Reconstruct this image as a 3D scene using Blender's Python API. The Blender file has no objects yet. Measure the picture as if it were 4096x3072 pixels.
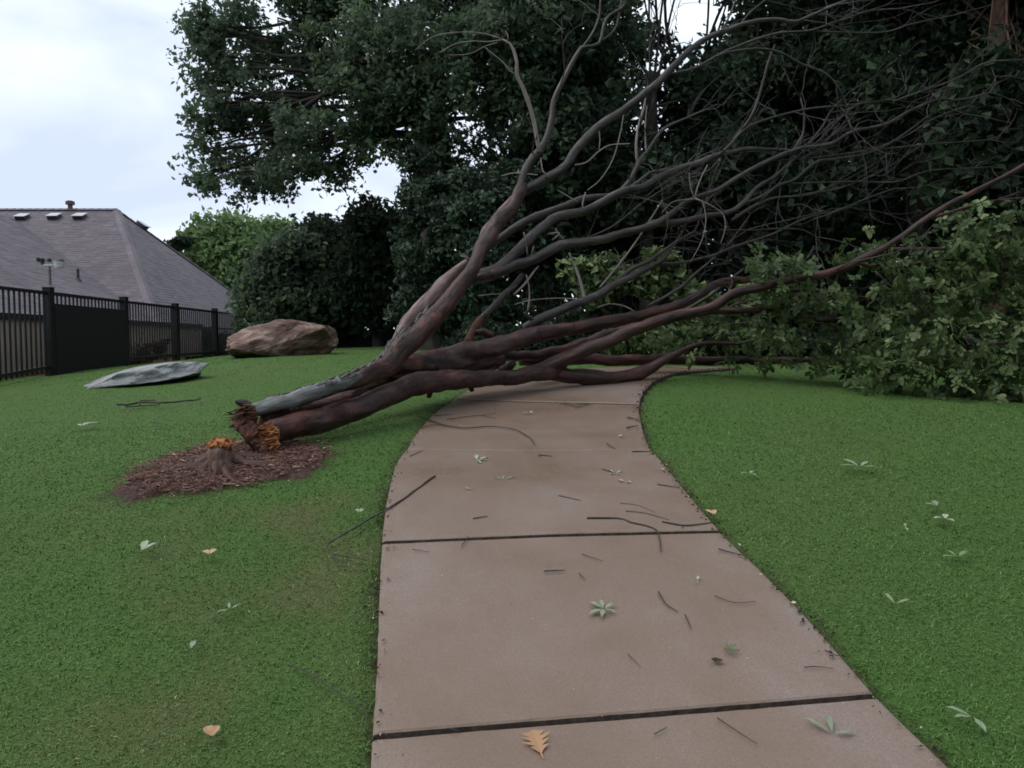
import bpy, math, random
import numpy as np
from mathutils import Vector, Matrix

random.seed(7); RNG = np.random.default_rng(7)
scene = bpy.context.scene
COL = scene.collection
rad = math.radians

# ------------------------------------------------------------------ camera
CAM_Z = 1.60
F = 3037.0 / 4096.0            # focal length / picture width
PITCH = math.atan(175.0 / 3037.0)
cam_d = bpy.data.cameras.new('camera'); cam = bpy.data.objects.new('camera', cam_d); COL.objects.link(cam)
cam_d.sensor_width = 36.0; cam_d.lens = 36.0 * F
cam_d.clip_start = 0.05; cam_d.clip_end = 2000
cam.location = (0, 0, CAM_Z); cam.rotation_euler = (math.pi / 2 - PITCH, 0, 0)
scene.camera = cam
scene.render.resolution_x = 1024; scene.render.resolution_y = 768

# ------------------------------------------------------------------ world: overcast evening sky
world = bpy.data.worlds.new('World'); scene.world = world; world.use_nodes = True
SUN_EL, SUN_ROT = rad(58), rad(-100)   # bright part of the cloud: high up, to the left
def build_world():
    nt = world.node_tree; nt.nodes.clear(); N = nt.nodes.new; L = nt.links.new
    out = N('ShaderNodeOutputWorld'); bg = N('ShaderNodeBackground'); bg.inputs['Strength'].default_value = 0.1
    sky = N('ShaderNodeTexSky'); sky.sky_type = 'NISHITA'; sky.sun_disc = False
    sky.sun_elevation = SUN_EL; sky.sun_rotation = SUN_ROT
    tc = N('ShaderNodeTexCoord'); mp = N('ShaderNodeMapping'); mp.inputs['Scale'].default_value = (1.0, 1.0, 2.6)
    mp.inputs['Rotation'].default_value = (0.25, 0.1, 0.4)
    no = N('ShaderNodeTexNoise'); no.inputs['Scale'].default_value = 2.6; no.inputs['Detail'].default_value = 5
    no.inputs['Roughness'].default_value = 0.5; no.inputs['Distortion'].default_value = 0.4
    rp = N('ShaderNodeValToRGB'); e = rp.color_ramp.elements
    e[0].position = 0.36; e[0].color = (0.56, 0.635, 0.80, 1)
    e[1].position = 0.64; e[1].color = (0.92, 0.99, 1.0, 1)
    m = e.new(0.5); m.color = (0.72, 0.79, 0.90, 1)
    sc = N('ShaderNodeVectorMath'); sc.operation = 'SCALE'; sc.inputs['Scale'].default_value = 12.4
    mx = N('ShaderNodeMix'); mx.data_type = 'RGBA'; mx.inputs['Factor'].default_value = 0.93
    L(tc.outputs['Generated'], mp.inputs['Vector']); L(mp.outputs['Vector'], no.inputs['Vector'])
    L(no.outputs['Fac'], rp.inputs['Fac']); L(rp.outputs['Color'], sc.inputs[0])
    L(sky.outputs['Color'], mx.inputs['A']); L(sc.outputs['Vector'], mx.inputs['B'])
    L(mx.outputs['Result'], bg.inputs['Color']); L(bg.outputs['Background'], out.inputs['Surface'])
build_world()
sun_d = bpy.data.lights.new('sun', 'SUN'); sun_d.energy = 1.5; sun_d.angle = rad(38); sun_d.color = (1.0, 0.93, 0.86)
sun = bpy.data.objects.new('sun', sun_d); COL.objects.link(sun)
sun.rotation_euler = (math.pi / 2 - SUN_EL, 0, -SUN_ROT + math.pi + 0)
vs = scene.view_settings; vs.view_transform = 'Standard'; vs.look = 'None'; vs.gamma = 1; vs.exposure = 0.12
vs.use_curve_mapping = False
scene.render.engine = 'CYCLES'; scene.cycles.filter_width = 1.75

# ------------------------------------------------------------------ projection helpers (photo pixel + distance -> metres)
CP, SP = math.cos(PITCH), math.sin(PITCH)
def P(px, py, D):              # full-resolution photo pixel, distance along the view axis
    x = (px - 2048.0) / 3037.0 * D; v = -(py - 1536.0) / 3037.0 * D
    return np.array((x, D * CP + v * SP, CAM_Z - D * SP + v * CP))
K = 4096.0 / 2212.0
def Pd(px, py, D): return P(px * K, py * K, D)

# ------------------------------------------------------------------ terrain height
def eye(z): return CAM_Z + z
ctrl = [Pd(*t) for t in [(1345,1560,2.30),(1190,1170,3.41),(1145,979,4.75),(1180,876,6.22),(1210,822,7.7),
        (470,1010,4.42),(0,1659,2.13),(2212,1659,2.13),(300,838,9.5),(50,825,11),(600,778,12),(820,765,13.5),
        (200,900,7.0),(2000,860,6.5),(2212,900,5.6),(1440,815,7.4),(1620,806,8.5)]]
ctrl += [np.array((x, y, eye(z))) for x, y, z in [(0,0,-1.60),(-4,0,-1.6),(4,0,-1.6),(0,-4,-1.8),(0,16,-.15),(0,25,-.2),(10,16,-.3),(22,16,-.3),
        (-7.3,12,-.56),(-7.8,20,-.45),(-12,18,-1.1),(-12,28,-1.2),(0,45,-.2),(30,45,-.4),(-30,45,-1.2),(30,-4,-1.5),(-30,-4,-1.5),(-30,15,-1.2),(30,15,-.5)]]
ctrl = np.array(ctrl)
def _U(r2): return 0.5 * r2 * np.log(r2 + 1e-9)
def _fit():
    X = ctrl[:, :2]; n = len(X)
    d2 = ((X[:, None] - X[None]) ** 2).sum(-1)
    A = np.zeros((n + 3, n + 3)); A[:n, :n] = _U(d2) + np.eye(n) * 0.02
    A[:n, n] = 1; A[:n, n + 1:] = X; A[n, :n] = 1; A[n + 1:, :n] = X.T
    return np.linalg.solve(A, np.concatenate([ctrl[:, 2], np.zeros(3)]))
_W = _fit()
def H(x, y):
    x = np.clip(np.asarray(x, float), -32, 32); y = np.clip(np.asarray(y, float), -6, 46)
    sh = x.shape; q = np.stack([x.ravel(), y.ravel()], 1); o = np.empty(len(q)); n = len(ctrl)
    for s in range(0, len(q), 40000):
        b = q[s:s + 40000]; d2 = ((b[:, None] - ctrl[None, :, :2]) ** 2).sum(-1)
        o[s:s + 40000] = _U(d2) @ _W[:n] + _W[n] + b @ _W[n + 1:]
    return o.reshape(sh)
def G(px, py, up=0.0):         # where the sight line through a photo pixel meets the lawn
    Ds = np.linspace(1.2, 40, 1200)
    pts = np.array([P(px, py, d) for d in Ds]); h = H(pts[:, 0], pts[:, 1]) - pts[:, 2]
    i = int(np.argmax(h > 0)) if (h > 0).any() else 700
    i = max(i, 1); t = h[i - 1] / (h[i - 1] - h[i] + 1e-9); t = min(max(t, 0), 1)
    p = pts[i - 1] * (1 - t) + pts[i] * t
    p[2] = float(H(p[0], p[1])) + up
    return p
def Gd(px, py, up=0.0): return G(px * K, py * K, up)

# ------------------------------------------------------------------ object helpers
def tag(o, label=None, cat=None, group=None, kind=None):
    if label: o['label'] = label
    if cat: o['category'] = cat
    if group: o['group'] = group
    if kind: o['kind'] = kind
    return o
def empty(name, loc, label, cat, group=None):
    o = bpy.data.objects.new(name, None); o.location = loc; o.empty_display_size = .2; COL.objects.link(o)
    return tag(o, label, cat, group)
def mesh_np(name, V, faces, attrs=None, smooth=True):
    me = bpy.data.meshes.new(name); V = np.asarray(V, np.float32)
    me.vertices.add(len(V)); me.vertices.foreach_set('co', V.ravel())
    if isinstance(faces, np.ndarray):
        n, k = faces.shape; loops = faces.ravel().astype(np.int32); starts = np.arange(n, dtype=np.int32) * k
        tot = np.full(n, k, np.int32)
    else:
        tot = np.array([len(f) for f in faces], np.int32); loops = np.concatenate([np.asarray(f, np.int32) for f in faces])
        starts = np.concatenate([[0], np.cumsum(tot)[:-1]]).astype(np.int32)
    me.loops.add(len(loops)); me.loops.foreach_set('vertex_index', loops)
    me.polygons.add(len(tot)); me.polygons.foreach_set('loop_start', starts); me.polygons.foreach_set('loop_total', tot)
    me.polygons.foreach_set('use_smooth', np.full(len(tot), smooth, bool))
    for an, (ty, arr) in (attrs or {}).items():
        a = me.attributes.new(an, ty, 'POINT')
        a.data.foreach_set('vector' if ty == 'FLOAT_VECTOR' else 'value', np.asarray(arr, np.float32).ravel())
    me.update(calc_edges=True); me.validate()
    return me
def obj(name, me, mat, parent=None, kind=None):
    o = bpy.data.objects.new(name, me); COL.objects.link(o)
    if mat is not None and not me.materials: me.materials.append(mat)
    if parent is not None:
        o.parent = parent; L = Vector(parent_loc(parent)); o.matrix_parent_inverse = Matrix.Translation(-L)
    if kind: o['kind'] = kind
    return o
def parent_loc(o):
    l = Vector(o.location)
    return l if o.parent is None else Vector((0, 0, 0)) + Vector(o.get('_base', (0, 0, 0)))
class MB:                      # collects simple solids in world coordinates
    def __init__(s): s.v = []; s.f = []; s.n = 0
    def add(s, V, Fs):
        V = np.asarray(V, float); s.v.append(V); s.f += [[i + s.n for i in f] for f in Fs]; s.n += len(V); return s
    def hexa(s, c8):           # 8 corners: bottom ring then top ring
        return s.add(c8, [[0,3,2,1],[4,5,6,7],[0,1,5,4],[1,2,6,5],[2,3,7,6],[3,0,4,7]])
    def box(s, c, sx, sy, sz, rz=0.0):
        ca, sa = math.cos(rz), math.sin(rz); o = []
        for z in (-sz / 2, sz / 2):
            for x, y in ((-sx/2,-sy/2),(sx/2,-sy/2),(sx/2,sy/2),(-sx/2,sy/2)):
                o.append((c[0] + x * ca - y * sa, c[1] + x * sa + y * ca, c[2] + z))
        return s.hexa(o)
    def slab(s, poly, t):      # planar polygon with thickness t below it
        poly = np.asarray(poly, float); n = len(poly)
        nn = np.cross(poly[1] - poly[0], poly[-1] - poly[0]); nn /= np.linalg.norm(nn)
        if nn[2] < 0: nn = -nn
        V = np.concatenate([poly, poly - nn * t])
        return s.add(V, [list(range(n)), list(range(2*n-1, n-1, -1))] + [[i, i + n, (i+1) % n + n, (i+1) % n] for i in range(n)])
    def mesh(s, name, smooth=False): return mesh_np(name, np.concatenate(s.v), s.f, smooth=smooth)
def cyl(mb, a, b, r0, r1=None, n=10):
    r1 = r0 if r1 is None else r1; a = np.asarray(a, float); b = np.asarray(b, float)
    w = b - a; w /= np.linalg.norm(w); u = np.cross(w, (0, 0, 1.0) if abs(w[2]) < .9 else (1.0, 0, 0)); u /= np.linalg.norm(u); v = np.cross(w, u)
    t = np.linspace(0, 2*np.pi, n, endpoint=False)
    R = np.cos(t)[:, None] * u + np.sin(t)[:, None] * v
    return mb.add(np.concatenate([a + R * r0, b + R * r1]), [[i, (i+1) % n, (i+1) % n + n, i + n] for i in range(n)] + [list(range(n))[::-1], list(range(n, 2*n))])

def resample(pts, radii, step):
    pts = np.asarray(pts, float); radii = np.asarray(radii, float)
    if len(pts) == 2: pts = np.array([pts[0], pts.mean(0), pts[1]]); radii = np.array([radii[0], radii.mean(), radii[1]])
    E = np.vstack([2*pts[0]-pts[1], pts, 2*pts[-1]-pts[-2]]); o = []; r = []
    for i in range(len(pts) - 1):
        p0, p1, p2, p3 = E[i:i+4]; n = max(1, int(np.linalg.norm(p2-p1) / step))
        for t in np.arange(n) / n:
            o.append(.5*((2*p1)+(-p0+p2)*t+(2*p0-5*p1+4*p2-p3)*t*t+(-p0+3*p1-3*p2+p3)*t**3)); r.append(radii[i]*(1-t)+radii[i+1]*t)
    o.append(pts[-1]); r.append(radii[-1])
    return np.array(o), np.array(r)
def tube(pts, radii, sides=8, step=0.05, rough=0.0, wob=0.0, flat=None, seed=0, lobes=0.0):
    rg = np.random.default_rng(seed)
    c, r = resample(pts, radii, step); n = len(c)
    if wob and n > 4:
        k = rg.normal(size=(n, 3)); 
        for _ in range(3): k = (np.vstack([k[:1], k[:-1]]) + k + np.vstack([k[1:], k[-1:]])) / 3
        w = np.minimum(np.arange(n), np.arange(n)[::-1]).clip(0, 4) / 4
        c = c + k * (wob * r * w)[:, None]
    T = np.gradient(c, axis=0); T /= np.linalg.norm(T, axis=1)[:, None] + 1e-12
    u = np.cross(T[0], (0, 0, 1.0)); u = u if np.linalg.norm(u) > 1e-3 else np.array((1.0, 0, 0)); u /= np.linalg.norm(u)
    U = [u]
    for i in range(1, n):
        u = U[-1] - T[i] * np.dot(U[-1], T[i]); U.append(u / np.linalg.norm(u))
    U = np.array(U); W = np.cross(T, U); a = np.linspace(0, 2*np.pi, sides, endpoint=False)
    s = np.concatenate([[0], np.cumsum(np.linalg.norm(np.diff(c, axis=0), axis=1))])
    R = np.repeat(r[:, None], sides, 1)
    if rough:
        mr = r.mean() * 6
        m = np.zeros_like(R)
        for q in range(7):
            ka = rg.integers(1, 5); kl = rg.uniform(.5, 3.0) / mr; m += rg.uniform(.3, 1) / (ka ** .6) * np.sin(ka*a[None] + rg.uniform(0, 6.3) + kl*s[:, None]*3 + .8*np.sin(s[:, None]*kl*2 + q))
        R = R * (1 + rough * .35 * m + rough * .25 * rg.normal(size=R.shape))
    V = c[:, None] + R[..., None] * (np.cos(a)[None, :, None] * U[:, None] + np.sin(a)[None, :, None] * W[:, None])
    V = V.reshape(-1, 3)
    i, j = np.meshgrid(np.arange(n-1), np.arange(sides), indexing='ij'); j2 = (j+1) % sides
    Q = np.stack([i*sides+j, i*sides+j2, (i+1)*sides+j2, (i+1)*sides+j], -1).reshape(-1, 4)
    V = np.vstack([V, c[0] - T[0]*r[0]*.3, c[-1] + T[-1]*r[-1]*.8]); nv = n*sides
    jj = np.arange(sides); capA = np.stack([(jj+1) % sides, jj, np.full(sides, nv), np.full(sides, nv)], -1)[:, :3]
    capB = np.stack([(n-1)*sides+jj, (n-1)*sides+(jj+1) % sides, np.full(sides, nv+1)], -1)
    bark = np.concatenate([np.stack([np.cos(a)[None]*r[:, None], np.sin(a)[None]*r[:, None], np.repeat(s[:, None], sides, 1)], -1).reshape(-1, 3), [[0, 0, 0], [0, 0, s[-1]]]])
    return V, [list(q) for q in Q] + [list(q) for q in capA] + [list(q) for q in capB], bark
class TB:                      # joins tubes into one mesh
    def __init__(s): s.v = []; s.f = []; s.b = []; s.n = 0
    def add(s, *a, **k):
        V, Fs, B = tube(*a, **k); s.v.append(V); s.b.append(B); s.f += [[i + s.n for i in f] for f in Fs]; s.n += len(V); return s
    def raw(s, V, Fs): 
        V = np.asarray(V, float); s.v.append(V); s.b.append(V*1.0); s.f += [[i + s.n for i in f] for f in Fs]; s.n += len(V)
    def mesh(s, name): return mesh_np(name, np.concatenate(s.v), s.f, {'bark': ('FLOAT_VECTOR', np.concatenate(s.b))})

# ------------------------------------------------------------------ materials
def material(name):
    m = bpy.data.materials.new(name); m.use_nodes = True; nt = m.node_tree; nt.nodes.clear()
    out = nt.nodes.new('ShaderNodeOutputMaterial'); b = nt.nodes.new('ShaderNodeBsdfPrincipled')
    nt.links.new(b.outputs['BSDF'], out.inputs['Surface'])
    return m, nt, b
def noise(nt, vec, scale, detail=4, rough=.55, dist=0.0):
    n = nt.nodes.new('ShaderNodeTexNoise'); n.inputs['Scale'].default_value = scale; n.inputs['Detail'].default_value = detail
    n.inputs['Roughness'].default_value = rough; n.inputs['Distortion'].default_value = dist
    if vec is not None: nt.links.new(vec, n.inputs['Vector'])
    return n.outputs['Fac']
def ramp(nt, fac, stops):
    r = nt.nodes.new('ShaderNodeValToRGB'); e = r.color_ramp.elements
    while len(e) < len(stops): e.new(.5)
    for k, (p, c) in enumerate(stops): e[k].position = p; e[k].color = (*c, 1) if len(c) == 3 else c
    nt.links.new(fac, r.inputs['Fac']); return r.outputs['Color']
def mix(nt, fac, a, b):
    m = nt.nodes.new('ShaderNodeMix'); m.data_type = 'RGBA'
    for sock, val in (('Factor', fac), ('A', a), ('B', b)):
        if isinstance(val, bpy.types.NodeSocket): nt.links.new(val, m.inputs[sock])
        else: m.inputs[sock].default_value = val if sock == 'Factor' else (*val, 1)
    return m.outputs['Result']
def bump(nt, b, h, strength, dist=.01):
    n = nt.nodes.new('ShaderNodeBump'); n.inputs['Strength'].default_value = strength; n.inputs['Distance'].default_value = dist
    nt.links.new(h, n.inputs['Height']); nt.links.new(n.outputs['Normal'], b.inputs['Normal'])
def objco(nt, scale=(1, 1, 1)):
    g = nt.nodes.new('ShaderNodeNewGeometry'); m = nt.nodes.new('ShaderNodeMapping'); m.inputs['Scale'].default_value = scale
    nt.links.new(g.outputs['Position'], m.inputs['Vector']); return m.outputs['Vector']
def attr(nt, name, vec=False, scale=None):
    a = nt.nodes.new('ShaderNodeAttribute'); a.attribute_name = name
    o = a.outputs['Vector'] if vec else a.outputs['Fac']
    if scale:
        m = nt.nodes.new('ShaderNodeMapping'); m.inputs['Scale'].default_value = scale; nt.links.new(o, m.inputs['Vector']); o = m.outputs['Vector']
    return o
def simple(name, c0, c1, scale=6, rough=.7, bs=.3, bd=.01, spec=.4, stretch=(1, 1, 1), detail=5):
    m, nt, b = material(name); co = objco(nt, stretch); n = noise(nt, co, scale, detail)
    nt.links.new(ramp(nt, n, [(.3, c0), (.7, c1)]), b.inputs['Base Color'])
    b.inputs['Roughness'].default_value = rough; b.inputs['Specular IOR Level'].default_value = spec
    if bs: bump(nt, b, noise(nt, co, scale * 3, detail), bs, bd)
    return m
def bark_mat(name, stops, patch, rough=.55, spec=.5, sc=14, bs=.8, bd=.012, lng=.22):
    m, nt, b = material(name); co = attr(nt, 'bark', True, (1, 1, lng)); w = objco(nt)
    n1 = noise(nt, co, sc, 6, .62, .6); n2 = noise(nt, w, 2.2, 4, .6)
    c = ramp(nt, n1, stops); pm = ramp(nt, n2, [(.45, (0, 0, 0)), (.62, (1, 1, 1))])
    sep = nt.nodes.new('ShaderNodeSeparateColor'); nt.links.new(pm, sep.inputs[0])
    c2 = ramp(nt, n1, [(.3, patch[0]), (.7, patch[1])])
    nt.links.new(mix(nt, sep.outputs[0], c, c2), b.inputs['Base Color'])
    b.inputs['Roughness'].default_value = rough; b.inputs['Specular IOR Level'].default_value = spec
    bump(nt, b, noise(nt, co, sc * 2.2, 8, .65, .5), bs, bd)
    return m
def leaf_mat(name, c0, c1, c2, rough=.5, spec=.35, trans=0.0):
    m, nt, b = material(name); t = attr(nt, 'tint')
    nt.links.new(ramp(nt, t, [(0, c0), (.6, c1), (1, c2)]), b.inputs['Base Color'])
    b.inputs['Roughness'].default_value = rough; b.inputs['Specular IOR Level'].default_value = spec
    if trans:
        tr = nt.nodes.new('ShaderNodeBsdfTranslucent'); mx = nt.nodes.new('ShaderNodeMixShader'); mx.inputs[0].default_value = trans
        tc = ramp(nt, t, [(0, c1), (1, c2)]); nt.links.new(tc, tr.inputs['Color'])
        out = [n for n in nt.nodes if n.type == 'OUTPUT_MATERIAL'][0]
        nt.links.new(b.outputs[0], mx.inputs[1]); nt.links.new(tr.outputs[0], mx.inputs[2]); nt.links.new(mx.outputs[0], out.inputs['Surface'])
    return m

M_BARK = bark_mat('wet_red_bark', [(.38, (.008, .0035, .003)), (.5, (.040, .014, .011)), (.62, (.12, .046, .034))], ((.009, .005, .005), (.075, .04, .036)), rough=.5, spec=.35)
M_BARKG = bark_mat('wet_grey_bark', [(.38, (.012, .010, .010)), (.5, (.038, .031, .030)), (.62, (.095, .081, .079))], ((.016, .011, .010), (.08, .062, .057)), rough=.5, spec=.4)
M_PALE = bark_mat('peeled_wood', [(.36, (.06, .034, .03)), (.5, (.14, .088, .08)), (.66, (.25, .175, .165))], ((.035, .018, .016), (.15, .085, .075)), sc=20, bs=.9)
M_SLICK = bark_mat('bare_grey_wood', [(.36, (.06, .058, .056)), (.5, (.15, .155, .155)), (.64, (.27, .28, .28))], ((.05, .04, .036), (.17, .145, .135)), rough=.5, sc=46, bs=.9, lng=.05)
M_TWIG = bark_mat('twig_bark', [(.25, (.014, .011, .010)), (.5, (.034, .027, .025)), (.75, (.065, .053, .050))], ((.016, .012, .011), (.05, .04, .036)), sc=30, bs=.3)
M_TWIGP = bark_mat('pale_twig_bark', [(.25, (.15, .125, .115)), (.5, (.26, .22, .205)), (.75, (.36, .31, .29))], ((.14, .11, .10), (.28, .23, .21)), sc=30, bs=.3)
M_WOOD = simple('splintered_orange_wood', (.16, .048, .014), (.50, .20, .065), 30, .7, .7, .01)
M_ROT = simple('torn_brown_wood', (.03, .011, .007), (.135, .05, .027), 24, .75, .8, .012)
M_TRUNK = bark_mat('dark_tree_bark', [(.25, (.014, .012, .011)), (.5, (.04, .034, .03)), (.75, (.08, .07, .062))], ((.02, .017, .015), (.07, .06, .052)), rough=.8, spec=.2, sc=10)
M_TRUNKR = bark_mat('reddish_tree_bark', [(.36, (.03, .017, .012)), (.5, (.09, .05, .035)), (.64, (.16, .092, .066))], ((.06, .035, .026), (.2, .115, .08)), rough=.8, spec=.2, sc=10)
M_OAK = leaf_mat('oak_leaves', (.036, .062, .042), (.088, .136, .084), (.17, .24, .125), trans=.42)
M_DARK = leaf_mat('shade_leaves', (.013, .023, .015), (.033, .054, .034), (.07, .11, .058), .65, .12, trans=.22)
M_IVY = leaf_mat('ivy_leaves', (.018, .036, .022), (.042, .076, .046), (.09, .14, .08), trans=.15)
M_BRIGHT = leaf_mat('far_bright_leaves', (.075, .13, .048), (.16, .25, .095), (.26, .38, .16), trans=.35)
M_FRESH = leaf_mat('fallen_tree_leaves', (.035, .065, .022), (.105, .16, .055), (.30, .37, .18), .5, .35, .25)
M_SHRUB = leaf_mat('shrub_leaves', (.05, .08, .03), (.12, .175, .065), (.25, .32, .13), .5, .4, .25)

# ------------------------------------------------------------------ path outline
PE_L = [(800,1720),(802,1659),(805,1605),(815,1450),(820,1300),(826,1182),(835,1100),(855,1015),(879,978),(905,935),(942,895),(975,873),(1010,848),(1045,830),(1120,808)]
PE_R = [(2100,1720),(2035,1659),(1890,1515),(1760,1365),(1650,1250),(1555,1158),(1480,1070),(1428,1005),(1402,972),(1386,925),(1381,882),(1392,850),(1425,822),(1500,806),(1600,797)]
# joints as (left index-position, right index-position) given by picture points
JOINTS = [((805,1605),(1890,1515)), ((826,1182),(1555,1158)), ((879,979),(1404,978)), ((985,868),(1381,880)), ((1120,808),(1600,797))]
def edge3(E):
    pts = [Gd(*e) for e in E]; c, _ = resample(pts, np.ones(len(pts)), .04); return c
EL, ER = edge3(PE_L), edge3(PE_R)
# carry the path a little towards and past the camera
EL = np.vstack([[(-.66, .0, 0), (-.63, .8, 0), (-.55, 1.4, 0)], EL]); ER = np.vstack([[(.95, .0, 0), (.98, .8, 0), (1.02, 1.3, 0)], ER])
def near_i(E, p): return int(np.argmin(((E[:, :2] - p[:2]) ** 2).sum(1)))
PATH_POLY = np.vstack([EL[:, :2], ER[::-1, :2]])
def in_poly(x, y, poly):
    ins = np.zeros(len(x), bool); n = len(poly)
    for i in range(n):
        x0, y0 = poly[i]; x1, y1 = poly[(i+1) % n]
        c = ((y0 > y) != (y1 > y)); 
        with np.errstate(divide='ignore', invalid='ignore'): ins ^= c & (x < (x1-x0)*(y-y0)/(y1-y0+1e-12)+x0)
    return ins
def edge_dist(x, y):
    E = np.vstack([EL[::2, :2], ER[::2, :2]]); d = np.full(len(x), 1e9)
    for e in E: d = np.minimum(d, (x-e[0])**2+(y-e[1])**2)
    return np.sqrt(d)
MULCH_C = Gd(478, 1022); MULCH_A = Gd(300, 1045); MULCH_B = Gd(690, 968)
_max = MULCH_B[:2]-MULCH_A[:2]; _ml = np.linalg.norm(_max)/2; _mu = _max/(2*_ml); _mc = (MULCH_A[:2]+MULCH_B[:2])/2 + np.array((-.02, -.03)); _mn = np.array((-_mu[1], _mu[0]))
def mulch_r(x, y):             # <1 inside the bare ring round the stump
    dx, dy = x-_mc[0], y-_mc[1]; a = dx*_mu[0]+dy*_mu[1]; b = dx*_mn[0]+dy*_mn[1]
    th = np.arctan2(b, a)
    return np.sqrt((a/(_ml*1.0))**2+(b/.47)**2) * (1+.13*np.sin(3*th+1)+.09*np.sin(7*th)+.07*np.sin(13*th+2))

# ------------------------------------------------------------------ ground
def vnoise(x, y, s, seed):
    rg = np.random.default_rng(seed); o = np.zeros_like(x)
    for q in range(6):
        a = rg.uniform(0, 6.28); k = s*rg.uniform(.6, 1.7); o += np.sin((x*np.cos(a)+y*np.sin(a))*k+rg.uniform(0, 6.3)+1.3*np.sin((x*np.sin(a)-y*np.cos(a))*k*.7+q))
    return o/6
def dry(x, y):                 # worn, strawy places in the turf
    v = .5+.8*vnoise(x, y, 2.6, 5)
    d = np.exp(-((x+.95)**2/.35+(y-3.1)**2/.8))*1.0 + np.exp(-((x+1.5)**2/.7+(y-3.6)**2/.12))*.8 + np.exp(-((x+1.1)**2/.12+(y-2.05)**2/.06))*.9
    d += np.exp(-((x-2.4)**2/.3+(y-2.9)**2/.12))*.5 + .7*np.exp(-((x+.62)**2/.012+(y-2.6)**2/.3))
    return np.clip(v*.24+d*.62*np.clip(.42+1.1*vnoise(x, y, 7.5, 15), 0, 1), 0, 1)
def build_ground():
    ax = np.concatenate([-np.geomspace(300, 6.2, 50), np.arange(-6, 6.01, .075), np.geomspace(6.2, 300, 50)])
    ay = np.concatenate([np.linspace(-60, .6, 24), np.arange(.8, 10, .075), np.geomspace(10.1, 600, 110)])
    X, Y = np.meshgrid(ax, ay); Z = H(X, Y) + .012*vnoise(X, Y, 3.1, 3) + .006*vnoise(X, Y, 9, 4)
    inp = in_poly(X.ravel(), Y.ravel(), PATH_POLY).reshape(X.shape)
    Z = np.where(inp, H(X, Y)-.028, Z)
    n, m = X.shape; V = np.stack([X, Y, Z], -1).reshape(-1, 3)
    i, j = np.meshgrid(np.arange(n-1), np.arange(m-1), indexing='ij'); a = i*m+j
    Q = np.stack([a, a+1, a+m+1, a+m], -1).reshape(-1, 4)
    x, y = X.ravel(), Y.ravel(); ed = np.full(len(x), 9.0); nr = (np.abs(x) < 7) & (y < 10) & (y > -1); ed[nr] = edge_dist(x[nr], y[nr])
    soil = np.clip(1-ed/.06, 0, 1)*.9; soil = np.maximum(soil, inp.ravel()*1.0); soil = np.maximum(soil, np.clip((1.2-mulch_r(x, y))*3.2+.3*vnoise(x, y, 22, 31), 0, 1))
    soil = np.maximum(soil, np.clip((y-15)/6, 0, 1)*(x > -5)*.8)
    me = mesh_np('lawn_ground', V, Q, {'soil': ('FLOAT', soil), 'dry': ('FLOAT', dry(x, y))})
    m_, nt, b = material('lawn_turf'); co = objco(nt)
    n1 = noise(nt, co, 60, 4, .7); n2 = noise(nt, co, 1.7, 3)
    g = ramp(nt, n1, [(.3, (.052, .115, .024)), (.7, (.094, .182, .046))])
    g2 = mix(nt, ramp(nt, n2, [(.35, (0, 0, 0)), (.7, (.5, .5, .5))]), g, (.075, .14, .04))
    st = ramp(nt, n1, [(.3, (.065, .07, .026)), (.7, (.165, .145, .07))])
    so = ramp(nt, n1, [(.3, (.02, .012, .009)), (.7, (.075, .045, .034))])
    c = mix(nt, attr(nt, 'dry'), g2, st); c = mix(nt, attr(nt, 'soil'), c, so)
    nt.links.new(c, b.inputs['Base Color']); b.inputs['Roughness'].default_value = .9; b.inputs['Specular IOR Level'].default_value = .15
    bump(nt, b, noise(nt, co, 90, 4, .7), .9, .02)
    o = obj('ground', me, m_); tag(o, 'sloping green lawn on both sides of the path', 'lawn', kind='structure')
build_ground()

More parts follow.
